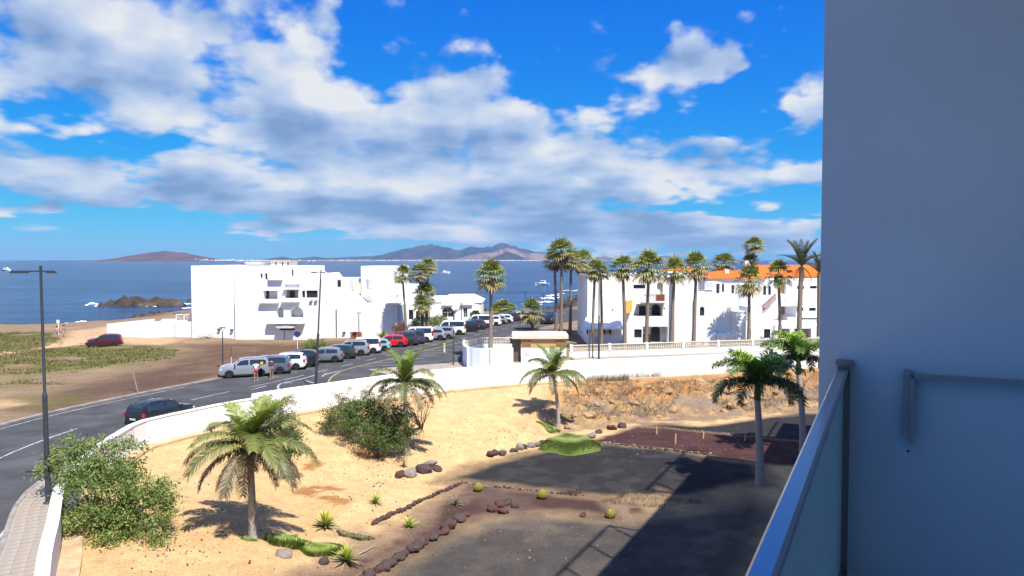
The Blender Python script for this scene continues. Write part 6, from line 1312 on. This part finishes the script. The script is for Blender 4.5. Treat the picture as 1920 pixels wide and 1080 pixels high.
def car(label, kd, colr, rear, head, group='cars parked along the street', scale=1.0, z=0.012):
    """rear: ground point under the rear wheel on the side we see; head: heading in the plan (degrees from +X)"""
    s, parts, L, W_, H, wb = car_meshes(kd); h = Vector((math.cos(R(head)), math.sin(R(head)))); left = Vector((-h.y, h.x)); c_ = Vector(rear[:2])+h*(wb/2)*scale-left*(W_/2-.1)*scale
    o = thing('parked_car', label, 'car' if kd != 'van' else 'van', (c_.x, c_.y, z), R(head), group); o.scale = (scale,)*3
    if (kd, colr) not in BODY: BODY[(kd, colr)] = s.mesh('body', PT[colr], 32)
    link('body', BODY[(kd, colr)], o)
    for nm, me in parts: link(nm, me, o)
    for sx_c in (-1, 1):
        for sd in (-1, 1):
            w_ = link('wheel', TY, o, (sx_c*wb/2, sd*(W_/2-.09), .33)); w_.rotation_euler = (-sd*math.pi/2, 0, 0); link('rim', RM, w_)
    return o
HD = 188
ROW = [('silver crossover at the near end of the row, person in red shorts at its tail', 'suv', 'silver', 489, 706.5, 200, 1.0), ('blue-grey people carrier second in the row, people behind it', 'mpv', 'bluegrey', 525, 702, 190, 1.0), ('white boxy estate car third from the near end of the row', 'suv', 'white', 555, 694, HD, .95), ('black car fourth in the row, half hidden by the tall lamp post', 'suv', 'black', 579, 688.5, HD, .95),
       ('silver-grey hatchback right of the tall lamp post', 'hatch', 'grey', 628, 680, HD, 1.0), ('dark green car between two silver cars in the row', 'hatch', 'green', 652, 673.5, HD, 1.0), ('light silver estate next to the white boxy van', 'suv', 'silver', 677, 667.5, HD, 1.0), ('white boxy van with side windows mid-row', 'van', 'white', 700, 663, HD, .95),
       ('small pale teal car squeezed between white van and red car', 'hatch', 'teal', 721, 658, HD, .9), ('bright red hatchback, the only red car in the row', 'hatch', 'red', 751, 651.5, HD, 1.0), ('dark grey car right of the red hatchback', 'suv', 'dark', 771, 648.5, HD, 1.0), ('navy blue pickup van before the white delivery van', 'van', 'navy', 784, 645.5, HD, .92), ('plain white delivery van behind the navy van', 'van', 'white', 799, 642.5, HD, 1.05),
       ('silver saloon between delivery van and minibus', 'hatch', 'silver', 825, 638.5, HD, 1.05), ('second silver car beside the white minibus', 'suv', 'silver', 841, 635.5, HD, .95), ('white minibus with dark rear window mid-row', 'van', 'white', 861, 628.5, HD, 1.08), ('black car right of the white minibus', 'hatch', 'black', 888, 622.5, HD, 1.05), ('dark blue-grey car before the single yard palm', 'hatch', 'dark', 902, 618.5, HD, 1.05),
       ('white box van hidden partly by the yard palm trunk', 'van', 'white', 914, 615.5, HD, 1.1), ('white off-roader just right of the yard palm trunk', 'suv', 'white', 930, 611.5, HD, 1.0), ('silver car near the far end of the row', 'hatch', 'silver', 943, 608.5, HD, 1.0), ('white hatchback near the far end of the row', 'hatch', 'white', 954, 606.5, HD, 1.0), ('dark car last but one in the row', 'hatch', 'dark', 967, 602.5, HD, 1.0), ('beige car at the far end of the row', 'hatch', 'beige', 987, 600.5, HD, 1.0)]
for lb, kd, cl, px, py, hd, sc in ROW: car(lb, kd, cl, G(px, py, 0), hd, scale=sc)
o = car('black estate car driving along the inner lane by the white wall', 'suv', 'black', G(246, 806, 0), 52, 'moving cars', .94); o.name = 'estate_car'
cen = G(272, 800, 0); rr_ = G(247, 806, 0); hh_ = Vector((math.cos(R(66)), math.sin(R(66)))); o.location = (rr_.x+hh_.x*2.2, rr_.y+hh_.y*2.2, .012); o.rotation_euler = (0, 0, R(66))
zc = float(land_h(np.array([xat(196, 92.5)]), np.array([92.5]))[0]); o = car('maroon car parked on the sandy track by the garden wall', 'suv', 'maroon', (xat(211, 91), 91), 198, 'cars off the street', .88, zc+.02); o.name = 'parked_car'
o = car('black off-roader waiting on the street behind the stubby palm', 'suv', 'black', G(1034, 606, 0), 255, 'moving cars', 1.1); o.location = (G(1029, 606, 0).x, G(1029, 606, 0).y, .012)
for lb, kd, cl, px, py, hd in (('dark car parked beyond the kiosk roof, left one', 'hatch', 'dark', 1000, 640, 175), ('pale silver car parked beyond the kiosk roof', 'suv', 'silver', 1036, 640, 178)):
    car(lb, kd, cl, (xat(px, 92), 92), hd, 'cars behind the kiosk')
# ================================================================== street furniture
def tall_lamp(label, px, py_top, Y, bpx, la, ra, zb=.13):
    top = A(px, py_top, Y); base = Vector((xat(bpx, Y), Y, zb)); c = top-base; o = thing('street_lamp', label, 'street lamp', base, 0, 'tall street lamps')
    MB().tube([(0, 0, -.05), c*.46], [.105, .10], 12).build('lower_pole', M['metal'], o, 40); MB().tube([c*.46, c*.47, c], [.10, .065, .055], 12).build('upper_pole', M['metal'], o, 40); MB().lathe([(.19, -.02), (.19, .05), (.13, .10)], 12).build('base_plate', M['metal'], o)
    za = c.z-.24; fx = c.x*za/c.z
    for sd, l in ((-1, la), (1, ra)):
        MB().box(min(fx+sd*.05, fx+sd*l), max(fx+sd*.05, fx+sd*l), -.03, .03, za-.03, za+.03).build('arm', M['metal'], o)
        MB().box(min(fx+sd*l*.45, fx+sd*(l+.02)), max(fx+sd*l*.45, fx+sd*(l+.02)), -.09, .09, za-.085, za-.033).build('lamp_head', M['metal'], o)
    return o
b = G(80, 944, .13); tall_lamp('tall dark street lamp on the near pavement at the left edge', 76, 498, b.y, 80, 1.25, .6)
tall_lamp('leaning tall street lamp behind the wall, before the apartment block', 602, 505, 59.6, 589.5, .78, .35)
tall_lamp('tall thin street lamp behind the kiosk yard, before the annex', 1123.5, 498, 78.6, 1123.5, .8, .8, .0)
def small_lamp(label, px, py0, py1, Y=None, sc=1.0):
    if Y is None: p = G(px, py1, .02)
    else: p = Vector((xat(px, Y), Y, .02))
    h = zat(py0, p.y)-.02; o = thing('lamp_post', label, 'lamp post', p, 0, 'short lamp posts'); hd = h-.42
    MB().tube([(0, 0, -.05), (0, 0, hd)], [.06, .05], 10).build('pole', M['metal'], o, 40); MB().lathe([(.10, -.02), (.10, .12), (.06, .15)], 10).build('base', M['metal'], o)
    for k in range(3): a = k*2.094+.5; MB().tube([(0, 0, hd), (.24*math.cos(a), .24*math.sin(a), hd+.36)], .016, 5).build('bracket', M['metal'], o)
    MB().lathe([(.27, 0), (.30, .03), (.28, .07), (.05, .08)], 16).build('lamp_head', M['metal'], o, 0, (0, 0, hd+.36)); return o
small_lamp('short lamp post behind the silver crossover at the dirt lot', 418, 614, 692); small_lamp('short lamp post at the wall of the apartment block', 673, 586.5, 640); small_lamp('short black lamp post left of the planter yard', 850, 610, 684)
small_lamp('slim far lamp post on the street end, left of two', 985, 547, 600, 133); small_lamp('slim far lamp post on the street end, right of two', 1019, 551, 597, 140); small_lamp('lamp post before the bungalow window', 865, 569, 604, 118); small_lamp('thin post beside the annex lamp', 1112, 618, 672, 79.5)
# signs, posts, stakes
sg = thing('road_sign', 'round blue road sign on a white post at the dirt lot', 'sign', G(558, 665, 0)); Ys = sg.location.y; zt_ = zat(620, Ys)
MB().tube([(0, 0, -.1), (0, 0, zt_)], .035, 8).build('post', M['white'], sg); d_ = MB().lathe([(.34, -.015), (.34, .015)], 20).build('disc', mat('sign_blue', (.03, .05, .15), .5), sg, 0, (0, -.06, zt_-.38)); d_.rotation_euler = (math.pi/2, 0, .15)
r_ = MB().lathe([(.35, -.012), (.35, .012)], 20).build('rim', mat('sign_red', (.30, .05, .06), .5), sg, 0, (0, -.045, zt_-.38)); r_.rotation_euler = (math.pi/2, 0, .15); MB().box(-.2, .2, -.055, -.04, zt_-1.05, zt_-.80).build('plate', M['plate'], sg)
st_ = thing('leaning_stake', 'leaning pale wooden stake at the outer roadside', 'stake', G(259, 735, 0)); tp = A(244, 678, st_.location.y+.3)-st_.location; MB().tube([(0, 0, -.1), tp*.5, tp], [.05, .045, .03], 7).build('shaft', M['kerb'], st_); MB().tube([tp*.86, tp*.86+Vector((-.25, 0, .3))], [.025, .015], 5).build('fork', M['twig'], st_); MB().tube([tp*.9, tp*.9+Vector((.2, 0, .2))], [.02, .012], 5).build('fork', M['twig'], st_)
mk = thing('marker_post', 'thin red and white marker post behind the crossover', 'post', G(434, 692, 0)); zt_ = zat(650, mk.location.y); MB().tube([(0, 0, -.1), (0, 0, zt_*.55)], .045, 7).build('lower_shaft', M['cream'], mk); MB().tube([(0, 0, zt_*.55), (0, 0, zt_)], .05, 7).build('upper_shaft', M['wood'], mk)
zs = float(land_h(np.array([xat(107, 104)]), np.array([104.0]))[0]); ps = thing('sign_post', 'small white sign post on the shore path beside two walkers', 'sign', (xat(107, 104), 104, zs)); zt_ = zat(600, 104)-zs; MB().tube([(0, 0, -.1), (0, 0, zt_)], .06, 7).build('post', M['white'], ps); MB().box(-.2, .2, -.1, -.065, zt_-.45, zt_+.02).build('plate', M['white'], ps)
bo = thing('bollard', 'yellow and white bollard on the right kerb of the street', 'bollard', G(833, 660, .02)); MB().lathe([(.13, 0), (.12, .3), (.12, .62)], 12).build('post', M['cream'], bo); MB().lathe([(.135, .62), (.13, .95), (.04, 1.0)], 12).build('cap', mat('bollard_yellow', (.7, .55, .05), .6), bo)
ys = thing('yellow_sign', 'round yellow sign beside the far street palms', 'sign', (xat(1091, 112), 112, 0)); zt_ = zat(585, 112); MB().tube([(0, 0, -.1), (0, 0, zt_)], .04, 7).build('post', M['post'], ys); d_ = MB().lathe([(.32, -.02), (.32, .02)], 16).build('disc', bpy.data.materials['bollard_yellow'], ys, 0, (0, -.07, zt_)); d_.rotation_euler = (math.pi/2, 0, 0)
for i, (lb, px, py, h) in enumerate((('pale stake at the far left of the red bed', 1231, 814, .62), ('pale stake in the middle of the red bed', 1266, 832, .75), ('pale stake at the edge of the palm shadow', 1318, 822, .6), ('pale stake beside the hotel shadow', 1397, 826, .55))):
    p = T(px, py); o = MB().tube([(0, 0, -.1), (random.uniform(-.05, .05), 0, h*.6), (random.uniform(-.08, .08), 0, h)], [.07, .065, .05], 7).build('wooden_stake', M['tan'], None, 0, p); tag(o, lb, 'stake', 'wooden stakes in the red bed')
pa, pb = T(790, 748), T(842, 733); tag(MB().tube([(0, 0, .12), (pb-pa)*.5+Vector((0, 0, .14)), (pb-pa)+Vector((0, 0, .10))], .07, 8).build('white_pipe', M['white2'], None, 0, pa), 'white pipe lying on the bank beside the second feather palm', 'pipe')
pa, pb = T(671, 1042), T(704, 1025); tag(MB().tube([(0, 0, .05), (pb-pa)*.5+Vector((.05, 0, .07)), (pb-pa)+Vector((0, 0, .04))], [.035, .03, .02], 6).build('dead_branch', M['trunkg'], None, 0, pa), 'pale dead branch lying next to the lower yucca', 'branch')
# ================================================================== people
SKIN = mat('skin', (.45, .24, .16), .6); HAIR = mat('hair', (.05, .03, .02), .7)
def skinned(name, verts, edges, rads, m, parent, sub=1):
    me = bpy.data.meshes.new(name); me.from_pydata(verts, edges, []); o = link(name, me, parent); me.materials.append(m)
    md = o.modifiers.new('skin', 'SKIN'); md.use_smooth_shade = True
    for v, r_ in zip(me.skin_vertices[0].data, rads): v.radius = (r_, r_)
    me.skin_vertices[0].data[0].use_root = True
    sb = o.modifiers.new('sub', 'SUBSURF'); sb.levels = sub; sb.render_levels = sub; return o
def person(label, p, rz, H, shirt, shorts, armL=((.12, .02, 1.18), (.22, .08, 1.02)), armR=((-.12, .02, 1.18), (-.22, .08, 1.02)), long=.52, stride=.10, lean=0.0, hair=HAIR, group='people in the street', bare=False):
    k = H/1.75; o = thing('person', label, 'person', p, rz, group); o.scale = (k,)*3; ln = lean
    V = [(0, 0, .95), (0, ln*.3, 1.15), (0, ln*.7, 1.38), (0, ln, 1.50), (0, ln+.02, 1.58), (0, ln+.03, 1.68), (0, ln+.02, 1.73)]; rd = [.125, .12, .13, .055, .075, .095, .05]; E = [(0, 1), (1, 2), (2, 3), (3, 4), (4, 5), (5, 6)]
    for sd, arm in ((1, armL), (-1, armR)):
        i = len(V); sh = (sd*.19, ln*.75, 1.40); V += [sh, (sd*.23+arm[0][0]*.3, ln*.75+arm[0][1], arm[0][2]), (sd*.22+arm[1][0]*.3, ln*.75+arm[1][1], arm[1][2]-.08), (sd*.22+arm[1][0]*.32, ln*.75+arm[1][1]+.03, arm[1][2]-.17)]; rd += [.055, .043, .034, .038]; E += [(2, i), (i, i+1), (i+1, i+2), (i+2, i+3)]
        i = len(V); st_ = stride*sd; V += [(sd*.095, 0, .90), (sd*.105, st_*.5, .50), (sd*.10, st_*.9, .09), (sd*.11, st_*.9+.14, .04)]; rd += [.088, .058, .042, .04]; E += [(0, i), (i, i+1), (i+1, i+2), (i+2, i+3)]
    skinned('body', V, E, rd, SKIN, o)
    if not bare: skinned('shirt', [V[0], V[1], V[2], (0, ln*.85, 1.44), V[7], tuple((Vector(V[7])*.35+Vector(V[8])*.65)), V[15], tuple((Vector(V[15])*.35+Vector(V[16])*.65))], [(0, 1), (1, 2), (2, 3), (2, 4), (4, 5), (2, 6), (6, 7)], [.145, .14, .15, .08, .075, .065, .075, .065], shirt, o)
    kn = lambda a, f: tuple(Vector(V[a]).lerp(Vector(V[a+1]), f))
    skinned('shorts', [(0, 0, 1.0), (0, 0, .92), V[11], kn(11, long), V[19], kn(19, long)], [(0, 1), (1, 2), (2, 3), (1, 4), (4, 5)], [.14, .14, .115, .095, .115, .095], shorts, o)
    MB().lathe([(.0, .13), (.06, .125), (.10, .09), (.115, .03), (.112, -.03), (.09, -.06)][::-1], 12).build('hair', hair, o, True, (0, ln+.01, 1.665))
    for sd in (-1, 1):
        MB().box(sd*.11-.05, sd*.11+.05, stride*sd*.9-.08, stride*sd*.9+.19, -.005, .07).build('shoe', mat('shoe', (.5, .45, .42), .8), o)
    return o
SHW = mat('white_shirt', (.72, .72, .74), .9); RED = mat('red_shorts', (.62, .015, .03), .9); DKT = mat('dark_print_shirt', (.07, .065, .09), .9, var=.6, vs=30); GRY = mat('grey_shorts', (.20, .20, .21), .9, var=.4, vs=25); BLU = mat('blue_shorts', (.05, .15, .38), .9); TANS = mat('sand_clothes', (.52, .33, .20), .9)
person('person in white shirt and red shorts at the tail of the silver crossover', G(480, 713.5, .012), R(8), 1.72, SHW, RED, armL=((.1, .25, 1.22), (.15, .45, 1.25)), armR=((-.1, .25, 1.20), (-.1, .45, 1.22)), long=.60, lean=.06)
person('person in dark patterned top and grey shorts behind the people carrier', G(509.5, 709, .012), R(20), 1.76, DKT, GRY, armR=((-.1, .2, 1.2), (-.05, .4, 1.2)), long=.55)
zs = float(land_h(np.array([xat(105, 100)]), np.array([100.0]))[0])
person('walker in blue shorts on the sandy shore path', (xat(104, 100), 100, zs), R(60), 1.7, TANS, BLU, stride=.18); person('bare-chested walker in sand-coloured shorts on the shore path', (xat(117, 101), 101, zs), R(80), 1.75, TANS, TANS, stride=.2, bare=True)
bk = thing('backpack', 'yellow and black backpack at the open tail of the crossover', 'backpack', tuple(G(490, 709, .012)+Vector((0, .2, 1.15))), R(15)); s = MB(); s.lathe([(.10, 0), (.19, .05), (.20, .30), (.15, .45), (.05, .50)], 10); s.build('bag', mat('bag_black', (.02, .02, .022), .8), bk, True); MB().box(-.12, .12, -.23, -.15, .08, .30).build('front_pocket', mat('bag_yellow', (.75, .55, .03), .8), bk)
